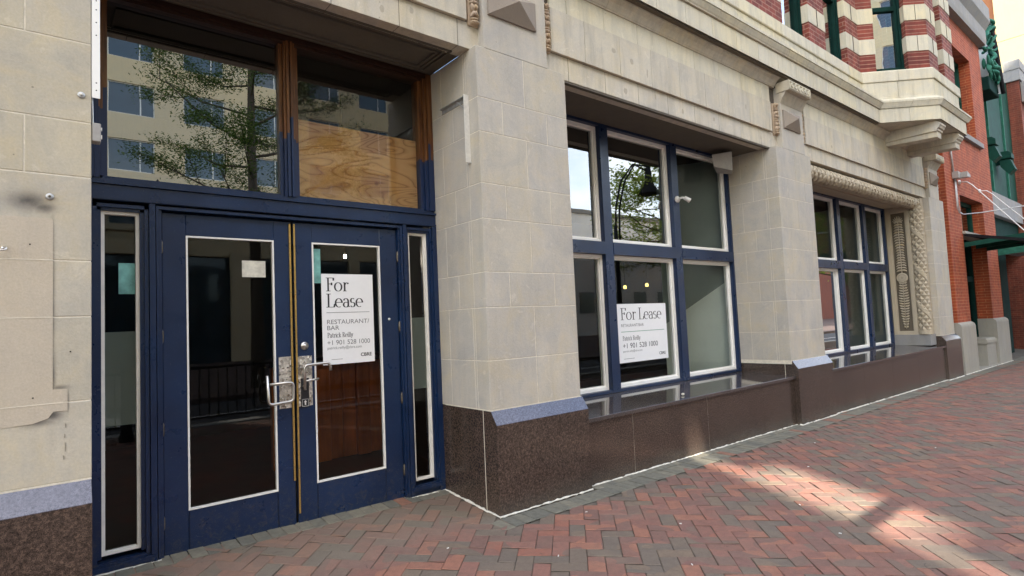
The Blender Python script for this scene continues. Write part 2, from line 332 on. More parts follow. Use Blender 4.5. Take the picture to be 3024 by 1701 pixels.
# ------------------------------------------------------------------ mesh builder
class MB:
    def __init__(s): s.v = []; s.f = []
    def add(s, vs, fs):
        o = len(s.v); s.v += [tuple(v) for v in vs]; s.f += [tuple(i + o for i in f) for f in fs]; return s
    def box(s, x0, x1, y0, y1, z0, z1, ch=0):
        if x0 > x1: x0, x1 = x1, x0
        if y0 > y1: y0, y1 = y1, y0
        if z0 > z1: z0, z1 = z1, z0
        if ch <= 0:
            vs = [(x, y, z) for z in (z0, z1) for y in (y0, y1) for x in (x0, x1)]
            fs = [(0, 2, 3, 1), (4, 5, 7, 6), (0, 1, 5, 4), (2, 6, 7, 3), (0, 4, 6, 2), (1, 3, 7, 5)]
            return s.add(vs, fs)
        c = ch
        # chamfered box: 24 verts
        vs = []; idx = {}
        for ix, X in ((0, x0), (1, x1)):
            for iy, Y in ((0, y0), (1, y1)):
                for iz, Z in ((0, z0), (1, z1)):
                    sx = c if ix == 0 else -c; sy = c if iy == 0 else -c; sz = c if iz == 0 else -c
                    idx[(ix, iy, iz, 'x')] = len(vs); vs.append((X, Y + sy, Z + sz))
                    idx[(ix, iy, iz, 'y')] = len(vs); vs.append((X + sx, Y, Z + sz))
                    idx[(ix, iy, iz, 'z')] = len(vs); vs.append((X + sx, Y + sy, Z))
        I = idx; fs = []
        for a in (0, 1):
            fx = [I[(a, 0, 0, 'x')], I[(a, 0, 1, 'x')], I[(a, 1, 1, 'x')], I[(a, 1, 0, 'x')]]
            fy = [I[(0, a, 0, 'y')], I[(1, a, 0, 'y')], I[(1, a, 1, 'y')], I[(0, a, 1, 'y')]]
            fz = [I[(0, 0, a, 'z')], I[(0, 1, a, 'z')], I[(1, 1, a, 'z')], I[(1, 0, a, 'z')]]
            for f in (fx, fy, fz): fs.append(tuple(f if a == 0 else f[::-1]))
        for a in (0, 1):
            for b_ in (0, 1):
                e1 = (I[(a, b_, 0, 'x')], I[(a, b_, 1, 'x')], I[(a, b_, 1, 'y')], I[(a, b_, 0, 'y')])
                e2 = (I[(a, 0, b_, 'x')], I[(a, 1, b_, 'x')], I[(a, 1, b_, 'z')], I[(a, 0, b_, 'z')])
                e3 = (I[(0, a, b_, 'y')], I[(1, a, b_, 'y')], I[(1, a, b_, 'z')], I[(0, a, b_, 'z')])
                fs += [e1, e2, e3]
                for d in (0, 1): fs.append((I[(a, b_, d, 'x')], I[(a, b_, d, 'y')], I[(a, b_, d, 'z')]))
        return s.add(vs, fs)
    def prism(s, poly, axis, a, b):
        # poly list of 2d points; axis 'x': (y,z), 'y': (x,z), 'z': (x,y)
        def P(p, t):
            if axis == 'x': return (t, p[0], p[1])
            if axis == 'y': return (p[0], t, p[1])
            return (p[0], p[1], t)
        n = len(poly)
        vs = [P(p, a) for p in poly] + [P(p, b) for p in poly]
        fs = [tuple(range(n)), tuple(range(2 * n - 1, n - 1, -1))] + [(i, i + n, (i + 1) % n + n, (i + 1) % n) for i in range(n)]
        return s.add(vs, fs)
    def tube(s, pts, r, n=10, cap=True):
        pts = [Vector(p) for p in pts]; rs = r if isinstance(r, (list, tuple)) else [r] * len(pts)
        rings = []; prev = None
        for i, p in enumerate(pts):
            d = (pts[min(i + 1, len(pts) - 1)] - pts[max(i - 1, 0)]).normalized()
            if prev is None:
                u = d.cross(Vector((0, 0, 1)) if abs(d.z) < .9 else Vector((1, 0, 0))).normalized()
            else:
                u = (prev - d * prev.dot(d)).normalized()
            prev = u; w = d.cross(u)
            rings.append([p + (u * math.cos(2 * math.pi * k / n) + w * math.sin(2 * math.pi * k / n)) * rs[i] for k in range(n)])
        vs = [v for rg in rings for v in rg]; fs = []
        for i in range(len(pts) - 1):
            for k in range(n):
                fs.append((i * n + k, i * n + (k + 1) % n, (i + 1) * n + (k + 1) % n, (i + 1) * n + k))
        if cap: fs += [tuple(range(n))[::-1], tuple(range((len(pts) - 1) * n, len(pts) * n))]
        return s.add(vs, fs)
    def grid(s, P, nu, nv, closeu=False):
        vs = [P(i, j) for i in range(nu) for j in range(nv)]; fs = []
        for i in range(nu if closeu else nu - 1):
            for j in range(nv - 1):
                a = i * nv + j; b_ = ((i + 1) % nu) * nv + j
                fs.append((a, b_, b_ + 1, a + 1))
        return s.add(vs, fs)
    def lathe(s, prof, c, axis='y', n=20):
        # prof: (r, t) along axis
        def P(i, j):
            a = 2 * math.pi * i / n; r, t = prof[j]; u, w = r * math.cos(a), r * math.sin(a)
            if axis == 'y': return (c[0] + u, c[1] + t, c[2] + w)
            if axis == 'x': return (c[0] + t, c[1] + u, c[2] + w)
            return (c[0] + u, c[1] + w, c[2] + t)
        return s.grid(P, n, len(prof), True)
    def blob(s, c, r, n=8, m=6, rot=None):
        c = Vector(c); rx, ry, rz = r
        def P(i, j):
            a = 2 * math.pi * i / n; t = math.pi * j / (m - 1)
            v = Vector((rx * math.cos(a) * math.sin(t), ry * math.sin(a) * math.sin(t), rz * math.cos(t)))
            if rot is not None: v = rot @ v
            return c + v
        return s.grid(P, n, m, True)
    def build(s, name, mat, parent=None, smooth=False, angle=None, **props):
        me = bpy.data.meshes.new(name); me.from_pydata(s.v, [], s.f); me.update()
        bm = bmesh.new(); bm.from_mesh(me)
        bmesh.ops.remove_doubles(bm, verts=bm.verts, dist=1e-6) if smooth else None
        bmesh.ops.recalc_face_normals(bm, faces=bm.faces); bm.to_mesh(me); bm.free()
        if smooth:
            for p in me.polygons: p.use_smooth = True
        me.materials.append(M[mat] if isinstance(mat, str) else mat)
        o = bpy.data.objects.new(name, me); COL.objects.link(o)
        if parent is not None:
            o.parent = parent; o.matrix_parent_inverse = Matrix.Translation(parent.matrix_world_t if hasattr(parent, 'matrix_world_t') else -wloc(parent))
        for k, v in props.items(): o[k] = v
        return o
WL = {}
def wloc(o):
    v = Vector((0, 0, 0))
    while o is not None:
        v = v + Vector(o.location); 
        o = None
    return v
def thing(name, loc, label, cat, group=None):
    o = bpy.data.objects.new(name, None); COL.objects.link(o); o.location = loc
    o.empty_display_size = .2
    o['label'] = label; o['category'] = cat
    if group: o['group'] = group
    return o
def tag(o, label, cat, group=None):
    o['label'] = label; o['category'] = cat
    if group: o['group'] = group
    return o
def struct(o): o['kind'] = 'structure'; return o
def B(): return MB()

def ring(mb, x0, x1, z0, z1, w, y0, y1):
    mb.box(x0, x0 + w, y0, y1, z0, z1); mb.box(x1 - w, x1, y0, y1, z0, z1)
    mb.box(x0 + w, x1 - w, y0, y1, z0, z0 + w); mb.box(x0 + w, x1 - w, y0, y1, z1 - w, z1)

def gz(x, y):
    z = -.0105 * (x - 3)
    if y > 3.58: z += .08 * (y - 3.58)
    else: z += .012 * (y - 3.58)
    return z

# ------------------------------------------------------------------ camera
cam_d = bpy.data.cameras.new('camera'); cam = bpy.data.objects.new('camera', cam_d); COL.objects.link(cam)
Rr = [(0.77238142, -0.6336013, -0.04445598), (0.00316246, 0.07382729, -0.99726603), (0.63515112, 0.77012916, 0.05902657)]
r_, u_, b_ = Vector(Rr[0]), -Vector(Rr[1]), -Vector(Rr[2])
mw = Matrix(((r_.x, u_.x, b_.x, 0), (r_.y, u_.y, b_.y, 0), (r_.z, u_.z, b_.z, 1.5), (0, 0, 0, 1)))
cam.matrix_world = mw
cam_d.sensor_width = 36; cam_d.lens = 20.145; cam_d.clip_start = .05; cam_d.clip_end = 2000
sc.camera = cam

# ================================================================== MAIN BUILDING
BL = thing('limestone_building', (5.0, 3.7, 0), 'pale limestone building with navy doors, brown granite base and striped brick upper floor', 'building')

COURSE = [.81, 1.20, 1.625, 1.91, 2.345, 2.635, 3.06, 3.345, 3.776]
def ashlar_pier(x0, x1, yb, mat='lime', vtall=(.5,), vshort=(.25, .75), ztop=3.776, side='both', name='pier', jx=None):
    """blocks of stone with fine pale joints round a mortar core"""
    core = B(); g = .0022
    zs = [z for z in COURSE if z < ztop] + [ztop]
    Y0 = 3.65
    mb = B()
    sd = .52  # depth of the side blocks
    for k in range(len(zs) - 1):
        za, zb = zs[k] + g, zs[k + 1] - g
        tall = (zs[k + 1] - zs[k]) > .33
        xs = [x0] + ([x0 + f * (x1 - x0) for f in (vtall if tall else vshort)] if jx is None else sorted(j for j in jx(tall) if x0 < j < x1)) + [x1]
        for i in range(len(xs) - 1):
            a = xs[i] + (g if i else 0); b2 = xs[i + 1] - (g if i < len(xs) - 2 else 0)
            mb.box(a, b2, Y0, Y0 + .16, za, zb, .003)
        ys = [Y0 + .16] + ([3.84, 4.19] if tall else [4.02]) + [yb]
        for i in range(len(ys) - 1):
            a = ys[i] + g; b2 = ys[i + 1] - (g if i < len(ys) - 2 else 0)
            mb.box(x0, x0 + .12, a, b2, za, zb, .002)
            mb.box(x1 - .12, x1, a, b2, za, zb, .002)
    o = mb.build(name, mat, BL)
    core.box(x0 + .0022, x1 - .0022, Y0 + .0022, yb - .003, zs[0] - .05, ztop - .003)
    core.build('mortar_joint', 'mortar', o)
    return o
p1 = ashlar_pier(2.737, 3.755, 4.48)
p2 = ashlar_pier(7.85, 8.93, 4.48)
p3 = ashlar_pier(14.66, 15.70, 4.40, vtall=(.45,), vshort=(.5,))
p0 = ashlar_pier(-1.30, .202, 4.48, mat='limesoot', jx=lambda t: ([-.066 + .0, -.57, -1.08] if not t else [-.32, -.83]))
def ghost():
    mb = B()
    poly = [(-.6, 2.12), (.040, 2.12), (.0465, 2.112), (.047, 1.268), (.105, 1.265), (.105, 1.157), (.05, 1.16), (.03, 1.13), (-.03, 1.11), (-.2, 1.105), (-.6, 1.11)]
    mb.prism(poly, 'y', 3.6478, 3.651)
    mb.build('cleaned_patch', 'patch', p0)
    for (x, z) in ((-.042, 1.985), (-.028, 1.235), (.116, 1.45)):
        h = B(); h.box(x - .003, x + .003, 3.6465, 3.649, z - .003, z + .003); h.build('drill_hole', 'black', p0)
    for (x, z, l) in ((.098, 1.085, .02), (.094, 1.035, .02), (.096, .98, .045), (.09, .93, .02)):
        h = B(); h.box(x - .0006, x + .0006, 3.6470, 3.651, z - l / 2, z + l / 2); h.build('rust_mark', 'bronze', p0)
    for z in (1.20, 1.625, 1.91):
        c = B(); c.box(-.6, .047 if z != 1.2 else .105, 3.6466, 3.652, z - .0022, z + .0022); c.build('repointed_joint', 'mortar', p0)
ghost()

# pier tops: neck blocks, diamond bosses, carved scroll bands, brackets
def neck(px, x0, x1, boss=True, console=False):
    nk = B(); nk.box(x0, x1, 3.655, 3.76, 3.779, 4.66, .002)
    o = nk.build('pier_neck', 'lime', px)
    if boss:
        bx0, bx1, bz0, bz1 = x0 + .05, x1 - .13, 4.075, 4.335
        m_ = B(); m_.box(bx0, bx1, 3.635, 3.656, bz0, bz1, .002)
        cx, cz = (bx0 + bx1) / 2, (bz0 + bz1) / 2 + .02
        if console: ap = [(cx, 3.54, cz)]
        else: ap = [(cx, 3.54, cz)]
        i = .004
        vs = [(bx0 + i, 3.6345, bz0 + i), (bx1 - i, 3.6345, bz0 + i), (bx1 - i, 3.6345, bz1 - i), (bx0 + i, 3.6345, bz1 - i)] + ap
        m_.add(vs, [(0, 1, 4), (1, 2, 4), (2, 3, 4), (3, 0, 4)])
        m_.build('diamond_boss', 'taupe', px)
    for (sx, mm) in ((x0 - .055, 'tancarve'), (x1 + .055, 'tancarve')):
        s_ = B(); s_.box(sx - .052, sx + .052, 3.715, 3.75, 3.97, 4.42, .002)
        z = 3.99; k = 0
        rng = random.Random(int(sx * 100))
        while z < 4.40:
            rot = Matrix.Rotation(R(rng.uniform(-35, 35)), 3, 'Y')
            if k % 3 == 0:
                s_.blob((sx, 3.70, z), (.046, .035, .016), 10, 6)
                s_.blob((sx, 3.70, z + .028), (.040, .03, .013), 10, 6); z += .058
            else:
                s_.blob((sx - .018, 3.698, z + .012), (.015, .03, .034), 8, 6, rot)
                s_.blob((sx + .018, 3.698, z + .012), (.015, .03, .034), 8, 6, rot.inverted())
                s_.blob((sx, 3.685, z + .015), (.012, .03, .022), 8, 6); z += .055
            k += 1
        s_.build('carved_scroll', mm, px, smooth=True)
    if console:
        c = B()
        zt, zb = 4.70, 4.42
        prof = [(3.66, zb), (3.655, zb), (3.62, zb + .02), (3.58, zb + .08), (3.56, zb + .15), (3.50, zb + .15), (3.50, zt), (3.66, zt)]
        c.prism([(3.66, 4.43), (3.652, 4.43), (3.63, 4.47), (3.59, 4.53), (3.565, 4.565), (3.66, 4.565)], 'x', x0, x1)
        c.box(x0 - .01, x1 - .02, 3.505, 3.70, 4.572, 4.715, .003)
        c.build('bracket_block', 'lintel', px)
        n = 6; w = (x1 - .06 - x0)
        for i in range(n):
            cx = x0 + .045 + w * (i + .35) / n
            d = B(); d.lathe([(.040, 0), (.040, -.010), (.026, -.016), (.012, -.004), (0, -.014)], (cx, 3.5045, 4.642), 'y', 16)
            d.build('bead', 'cream', px, smooth=True)
        d = B(); ring(d, x0 - .012, x1 - .04, 4.588, 4.696, .010, 3.494, 3.5045); d.build('bead_frame', 'cream', px)
neck(p1, 2.83, 3.545); neck(p2, 8.08, 8.77, console=True); neck(p3, 14.80, 15.45, console=True)
# torn plaster marks and missing pieces on the second pier's right
# lintels (Y 3.735)
def run_blocks(mb, x0, x1, y0, y1, z0, z1, pitch, off=0, g=.0025, ch=.002):
    xs = [x0]; x = x0 + off if off else x0 + pitch
    while x < x1 - .05: xs.append(x); x += pitch
    xs.append(x1)
    for i in range(len(xs) - 1):
        mb.box(xs[i] + (g if i else 0), xs[i + 1] - (g if i < len(xs) - 2 else 0), y0, y1, z0, z1, ch)
def lintel(x0, x1, off1, off2, nx0, nx1):
    mb = B(); run_blocks(mb, x0, x1, 3.735, 3.90, 3.772, 3.996, .532, off1)
    o = mb.build('lintel', 'lintel', BL)
    c = B(); c.box(x0 + .01, x1 - .01, 3.738, 3.895, 3.775, 4.64); c.build('mortar_joint', 'mortar_dark', o)
    f = B(); run_blocks(f, nx0, nx1, 3.703, 3.737, 3.998, 4.42, .53, off2)
    f.build('frieze_panel', 'lintel', BL)
    f = B(); run_blocks(f, nx0, nx1, 3.712, 3.737, 4.424, 4.655, .54, off2 * .5)
    f.build('frieze_course', 'cream', BL)
    return o
lintel(-1.3, 2.86, .2, .3, -1.3, 2.70)
lintel(3.50, 8.11, .40, .46, 3.66, 7.90)
lintel(8.72, 14.83, .35, .42, 8.96, 14.68)
spotm = [(1.62, 3.90, .05, .022), (1.95, 3.86, .02, .03), (4.75, 3.87, .030, .034), (5.27, 3.92, .014, .034), (5.78, 3.86, .022, .034), (4.55, 4.24, .035, .03), (4.84, 4.20, .03, .04), (5.10, 4.14, .012, .05), (6.45, 3.90, .02, .03), (7.2, 4.2, .02, .04), (2.2, 3.93, .02, .03), (7.62, 3.87, .018, .03), (9.9, 4.1, .03, .03), (11.2, 3.9, .03, .03)]
rs = random.Random(3)
for (x, z, a_, c_) in spotm:
    yy = 3.7342 if z < 4.0 else 3.7022
    p = [(x + a_ * math.cos(t * .52) * rs.uniform(.75, 1.1), z + c_ * math.sin(t * .52) * rs.uniform(.75, 1.1)) for t in range(12)]
    a = B(); a.prism(p, 'y', yy, yy + .004); a.build('repair_spot', 'spot', BL)
# soffits
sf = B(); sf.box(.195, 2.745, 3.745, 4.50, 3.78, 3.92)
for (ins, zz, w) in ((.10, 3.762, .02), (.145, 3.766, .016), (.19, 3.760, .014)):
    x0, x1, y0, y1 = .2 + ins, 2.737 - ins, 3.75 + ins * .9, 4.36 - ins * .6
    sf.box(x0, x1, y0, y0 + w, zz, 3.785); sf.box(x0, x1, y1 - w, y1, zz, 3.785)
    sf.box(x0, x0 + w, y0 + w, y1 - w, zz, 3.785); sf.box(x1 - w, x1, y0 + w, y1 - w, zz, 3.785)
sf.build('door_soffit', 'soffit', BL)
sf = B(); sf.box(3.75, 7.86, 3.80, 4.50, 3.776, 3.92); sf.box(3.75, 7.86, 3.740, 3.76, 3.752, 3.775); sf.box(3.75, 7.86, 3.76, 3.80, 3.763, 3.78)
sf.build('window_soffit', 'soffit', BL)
sf = B(); sf.box(8.93, 14.66, 3.93, 4.50, 3.60, 3.90); sf.box(8.93, 14.66, 4.10, 4.16, 3.585, 3.61)
sf.build('window_soffit', 'carve', BL)

# ---- granite base
def plinth(x0, x1, yf, flare=0, ystop=4.46):
    z0 = min(gz(x0, 3.6), gz(x1, 3.6)) - .12
    mb = B()
    # front slab with sloped top, body
    mb.prism([(yf, z0), (yf, .697), (3.650, .806), (3.75, .806), (3.75, z0)], 'x', x0, x1 + flare)
    o = mb.build('plinth', 'granite', BL)
    s_ = B(); s_.box(x0, x1, 3.752, ystop, z0, .806); s_.build('plinth_return', 'granite', o)
    t = B(); t.add([(x0 + .001, yf + .0, .700), (x1 + flare - .001, yf + .0, .700), (x1 + flare - .001, 3.652, .809), (x0 + .001, 3.652, .809)], [(0, 1, 2, 3)])
    t.add([(x0 + .001, yf, .697), (x1 + flare - .001, yf, .697), (x1 + flare - .001, yf, .700), (x0 + .001, yf, .700)], [(0, 1, 2, 3)])
    t.build('plinth_slope', 'granite_top', o)
    j = B(); j.box(x0 - .0015, x0 + .001, 3.7475, 3.7535, z0, .805); j.box(x0 - .0015, x1 + .0015, 3.6475, 4.3, .803, .8085) ; j.build('mortar_joint', 'mortar', o)
    return o
plinth(2.737, 3.757, 3.58, .015); plinth(7.87, 8.95, 3.575, .04); plinth(14.66, 15.74, 3.565, .04); plinth(-1.3, .200, 3.58, 0)
def basewall(x0, x1, yf, joints, ztop, ledge_back):
    mb = B(); xs = [x0] + joints + [x1]
    for i in range(len(xs) - 1):
        mb.box(xs[i] + .0015, xs[i + 1] - .0015, yf, yf + .12, -.4, ztop - .038, .001)
    o = mb.build('base_wall', 'granite', BL)
    c = B(); c.box(x0, x1, yf + .002, yf + .1, -.4, ztop - .04); c.build('mortar_joint', 'mortar', o)
    l = B(); l.prism([(yf - .028, ztop - .037), (yf - .028, ztop - .003), (yf - .025, ztop), (4.50, ledge_back), (4.50, ztop - .037)], 'x', x0, x1)
    l.build('window_ledge', 'ledge', BL)
basewall(3.757, 7.869, 3.640, [4.45, 5.75, 7.0], .602, .645)
basewall(8.952, 14.659, 3.60, [10.2, 11.5, 12.9], .602, .645)

# caulk beads
def bead(pts, r=.007, seed=1):
    rng = random.Random(seed); P_ = []; rr = []
    for (a, b2) in zip(pts[:-1], pts[1:]):
        a, b2 = Vector(a), Vector(b2); n = max(2, int((b2 - a).length / .035))
        for i in range(n):
            p = a.lerp(b2, i / n); p = p + Vector((rng.uniform(-.003, .003), rng.uniform(-.004, .002), rng.uniform(-.002, .004)))
            P_.append(p); rr.append(r * rng.uniform(.55, 1.5) * (0.25 if rng.random() < .06 else 1))
    P_.append(Vector(pts[-1])); rr.append(r)
    mb = B(); mb.tube(P_, rr, 6); return mb
def gp(x, y, dz=.002): return (x, y, gz(x, y) + dz)
bead([gp(2.730, 4.36), gp(2.730, 4.0), gp(2.730, 3.58), gp(2.732, 3.575), gp(3.772, 3.575)], .008, 3).build('caulk_bead', 'caulk', BL)
bead([gp(3.775, 3.635), gp(5, 3.635), gp(7.86, 3.635)], .0065, 4).build('caulk_bead', 'caulk', BL)
bead([gp(7.865, 3.60), gp(7.865, 3.57), gp(8.99, 3.57)], .009, 5).build('caulk_bead', 'caulk', BL)
bead([gp(9.0, 3.596), gp(12, 3.596), gp(14.65, 3.596)], .009, 6).build('caulk_bead', 'caulk', BL)
bead([gp(14.655, 3.59), gp(14.655, 3.56), gp(15.78, 3.56)], .010, 8).build('caulk_bead', 'caulk', BL)
bead([gp(.21, 4.345), gp(.60, 4.345)], .007, 9).build('caulk_bead', 'caulk', BL)
bead([gp(2.40, 4.345), gp(2.73, 4.345)], .006, 10).build('caulk_bead', 'caulk', BL)

# ---- doorway
DF = B()
# jambs (painted), stepped
def step_v(mb, x0, x1, z0, z1, steps):
    for (a, b2, y) in steps: mb.box(a, b2, y, 4.50, z0, z1)
zD0 = .03
DF.box(.203, .245, 4.345, 4.5, zD0, 2.378); DF.box(.245, .268, 4.362, 4.5, .15, 2.36); DF.box(.268, .290, 4.378, 4.5, .17, 2.335)
DF.box(.496, .520, 4.378, 4.5, .17, 2.335); DF.box(.520, .542, 4.362, 4.5, .15, 2.36)
DF.box(.546, .580, 4.350, 4.5, zD0, 2.378); DF.box(.585, .600, 4.356, 4.5, zD0, 2.368); DF.box(.600, .618, 4.372, 4.5, zD0, 2.345)
DF.box(.245, .546, 4.366, 4.5, zD0, .15); DF.box(.23, .56, 4.340, 4.36, .10, .135)
DF.box(.246, .542, 4.362, 4.5, 2.338, 2.36); DF.box(.268, .520, 4.378, 4.5, 2.318, 2.3375)
DF.box(2.363, 2.380, 4.372, 4.5, zD0, 2.345); DF.box(2.380, 2.398, 4.358, 4.5, zD0, 2.368); DF.box(2.402, 2.435, 4.350, 4.5, zD0, 2.378)
DF.box(2.437, 2.450, 4.362, 4.5, .15, 2.36); DF.box(2.450, 2.463, 4.378, 4.5, .17, 2.335)
DF.box(2.655, 2.672, 4.378, 4.5, .17, 2.335); DF.box(2.672, 2.690, 4.362, 4.5, .15, 2.36); DF.box(2.690, 2.735, 4.345, 4.5, zD0, 2.378)
DF.box(2.436, 2.690, 4.366, 4.5, zD0, .15); DF.box(2.42, 2.705, 4.342, 4.36, .11, .145)
DF.box(2.4505, 2.672, 4.362, 4.5, 2.338, 2.36); DF.box(2.463, 2.655, 4.378, 4.5, 2.318, 2.3375)
DF.box(.600, 2.380, 4.358, 4.5, 2.3465, 2.3675)
# transom rail
DF.box(.203, 2.735, 4.352, 4.5, 2.380, 2.478); DF.box(.203, 2.735, 4.342, 4.352, 2.383, 2.398); DF.box(.203, 2.735, 4.336, 4.5, 2.482, 2.500); DF.box(.203, 2.735, 4.366, 4.5, 2.503, 2.522)
DF.box(.30, 2.64, 4.385, 4.5, 2.523, 2.540)
DF.box(.60, 2.385, 4.452, 4.5, 2.30, 2.346)
doorframe = DF.build('door_frame', 'navy', BL)
TF = B()
TF.box(.203, .255, 4.345, 4.5, 2.523, 3.77); TF.box(.257, .285, 4.36, 4.5, 2.523, 3.73); TF.box(.287, .325, 4.385, 4.5, 2.541, 3.71)
TF.build('transom_jamb', 'partwood', doorframe); TF = B()
for (a, b2, y) in ((1.398, 1.424, 4.385), (1.426, 1.444, 4.365), (1.446, 1.464, 4.352), (1.466, 1.474, 4.362), (1.476, 1.494, 4.350), (1.496, 1.514, 4.365), (1.516, 1.541, 4.385)):
    TF.box(a, b2, y, 4.5, 2.5235 if y < 4.38 else 2.5405, 3.735 if y > 4.36 else 3.76)
TJ = B(); TJ.box(2.618, 2.650, 4.385, 4.5, 2.541, 3.71); TJ.box(2.652, 2.680, 4.36, 4.5, 2.523, 3.73); TJ.box(2.682, 2.735, 4.345, 4.5, 2.523, 3.77); TJ.build('transom_jamb', 'partwood', doorframe)
HB = B(); HB.box(.256, 2.681, 4.348, 4.5, 3.737, 3.775); HB.box(.287, 2.650, 4.3665, 4.5, 3.712, 3.7365); HB.build('transom_head', 'wooddark', doorframe)
TF.build('transom_mullion', 'partwood', doorframe)

def pane(name, x0, x1, z0, z1, y, mat, parent):
    mb = B(); mb.add([(x0, y, z0), (x1, y, z0), (x1, y, z1), (x0, y, z1)], [(0, 1, 2, 3)])
    return mb.build(name, mat, parent)
tr1 = pane('transom_pane', .325, 1.398, 2.541, 3.711, 4.42, 'glass_transom', BL)
tr2 = pane('transom_pane', 1.541, 2.618, 2.541, 3.711, 4.42, 'glass_transom2', BL)
def trimring(x0, x1, z0, z1, w, y0, y1, name, mat, parent):
    mb = B(); ring(mb, x0, x1, z0, z1, w, y0, y1); return mb.build(name, mat, parent)
for (x0, x1) in ((.291, .495), (2.464, 2.654)):
    s_ = trimring(x0, x1, .183, 2.317, .019, 4.396, 4.44, 'sidelight', 'offwhite', BL)
    pane('pane', x0 + .019, x1 - .019, .202, 2.298, 4.43, 'glass_door', s_)
# doors
def door(x0, x1, gx0, gx1, hingeL):
    mb = B(); z0, z1 = .072, 2.332
    mb.box(x0, gx0, 4.398, 4.445, z0, z1, .003); mb.box(gx1, x1, 4.398, 4.445, z0, z1, .003)
    mb.box(gx0, gx1, 4.398, 4.445, z0, .345, .003); mb.box(gx0, gx1, 4.398, 4.445, 2.187, z1, .003)
    d = mb.build('door', 'navy', BL)
    sm_ = B(); sm_.box(gx0 + .004, gx0 + .0065, 4.3972, 4.399, .085, .335); sm_.build('rail_seam', 'black', d)
    sm_ = B(); sm_.box(gx1 - .0065, gx1 - .004, 4.3972, 4.399, .085, .335); sm_.build('rail_seam', 'black', d)
    trimring(gx0, gx1, .346, 2.186, .011, 4.3945, 4.43, 'glazing_trim', 'white', d)
    pane('pane', gx0 + .01, gx1 - .01, .356, 2.176, 4.418, 'glass_door', d)
    h = B()
    hx = x0 - .006 if hingeL else x1 + .006
    for z in (2.10, 1.505, .90, .30):
        h.lathe([(0, -.055), (.007, -.045), (.011, -.03), (.011, .03), (.007, .045), (0, .055)], (hx, 4.39, z), 'z', 10)
    for i, z in enumerate((2.10, 1.505, .90, .30)):
        q = B(); q.lathe([(0, -.055), (.007, -.042), (.0115, -.03), (.0115, .03), (.007, .042), (0, .055)], (hx, 4.39, z), 'z', 10)
        q.build('hinge', 'bronze', d, smooth=True)
    return d
dl = door(.622, 1.466, .763, 1.341, True)
dr = door(1.484, 2.358, 1.627, 2.200, False)
sb = B(); sb.box(.60, 2.385, 4.45, 4.50, .02, .07); sb.box(.60, 2.385, 4.36, 4.46, gz(1, 4.3) - .05, .064); sb.build('door_sill', 'greystone', BL)
# astragals
a = B(); a.box(1.4515, 1.4635, 4.386, 4.397, .40, 2.318); st1 = a.build('brass_strip', 'brass', dl)
a = B(); a.box(1.4845, 1.4965, 4.386, 4.397, .155, 2.318); st2 = a.build('brass_strip', 'brass', dr)
for (x, par, lo) in ((1.4575, dl, .5), (1.4905, dr, .3)):
    s_ = B(); z = lo
    while z < 2.3: s_.lathe([(0, -.002), (.003, -.0015), (.0035, .001)], (x, 4.386, z), 'y', 8); z += .185
    s_.build('screw', 'bronze', par)
a = B(); a.box(1.467, 1.4835, 4.42, 4.44, .08, 2.33); a.build('door_gap_seal', 'black', dl)
# plates, handles, lock
a = B(); a.box(1.360, 1.449, 4.3925, 4.397, .936, 1.316, .001); a.build('push_plate', 'turned', dl)
a = B(); a.box(1.4985, 1.606, 4.3925, 4.397, .936, 1.312, .001); a.build('push_plate', 'turned', dr)
def curve(pts, n=6):
    # rounded corners
    P_ = [Vector(p) for p in pts]; out = [P_[0]]
    for i in range(1, len(P_) - 1):
        p, a_, c_ = P_[i], P_[i - 1], P_[i + 1]
        r = min(.03, (p - a_).length * .45, (c_ - p).length * .45)
        s_, e_ = p + (a_ - p).normalized() * r, p + (c_ - p).normalized() * r
        for k in range(n + 1):
            t = k / n; out.append(s_ * (1 - t) ** 2 + p * 2 * t * (1 - t) + e_ * t * t)
    out.append(P_[-1]); return out
yh = 4.315
h = B(); h.tube(curve([(1.253, yh, 1.192), (1.262, yh, .982), (1.436, yh, .992), (1.436, yh, 1.128), (1.27, yh, 1.128)]), .0108, 12)
h.tube([(1.400, yh, 1.1275), (1.418, 4.397, 1.126)], .0085, 10); h.tube([(1.385, yh, .989), (1.405, 4.397, 1.0)], .0085, 10)
h.build('pull_handle', 'steel', dl, smooth=True)
h = B(); h.tube(curve([(1.522, yh, 1.062), (1.522, yh, 1.245), (1.715, yh, 1.252), (1.722, yh, 1.192)]), .0108, 12)
h.tube([(1.522, yh, 1.128), (1.627, yh, 1.137)], .0075, 10)
h.tube([(1.530, yh, 1.225), (1.54, 4.397, 1.22)], .0085, 10); h.tube([(1.523, yh, 1.085), (1.54, 4.397, 1.085)], .0085, 10)
h.build('pull_handle', 'steel', dr, smooth=True)
h = B(); h.lathe([(.031, .0), (.031, -.006), (.026, -.013), (.016, -.015), (.016, -.020), (0, -.021)], (1.552, 4.397, 1.389), 'y', 24); h.build('lock_cylinder', 'steel', dr, smooth=True)
h = B(); h.lathe([(.011, .0), (.010, -.004), (0, -.006)], (2.27, 4.397, 1.57), 'y', 14); h.build('white_button', 'wplastic', dr, smooth=True)
a = B(); a.box(1.517, 1.578, 4.3885, 4.3925, .928, 1.145, .001); pp = a.build('lock_label', 'bplastic', dr)
a = B(); ring(a, 1.524, 1.572, .934, .988, .002, 4.3872, 4.3885)
a.prism([(1.543, .945), (1.553, .945), (1.553, .965), (1.560, .965), (1.548, .980), (1.536, .965), (1.543, .965)], 'y', 4.387, 4.3885)
a.build('arrow_mark', 'wplastic', pp)

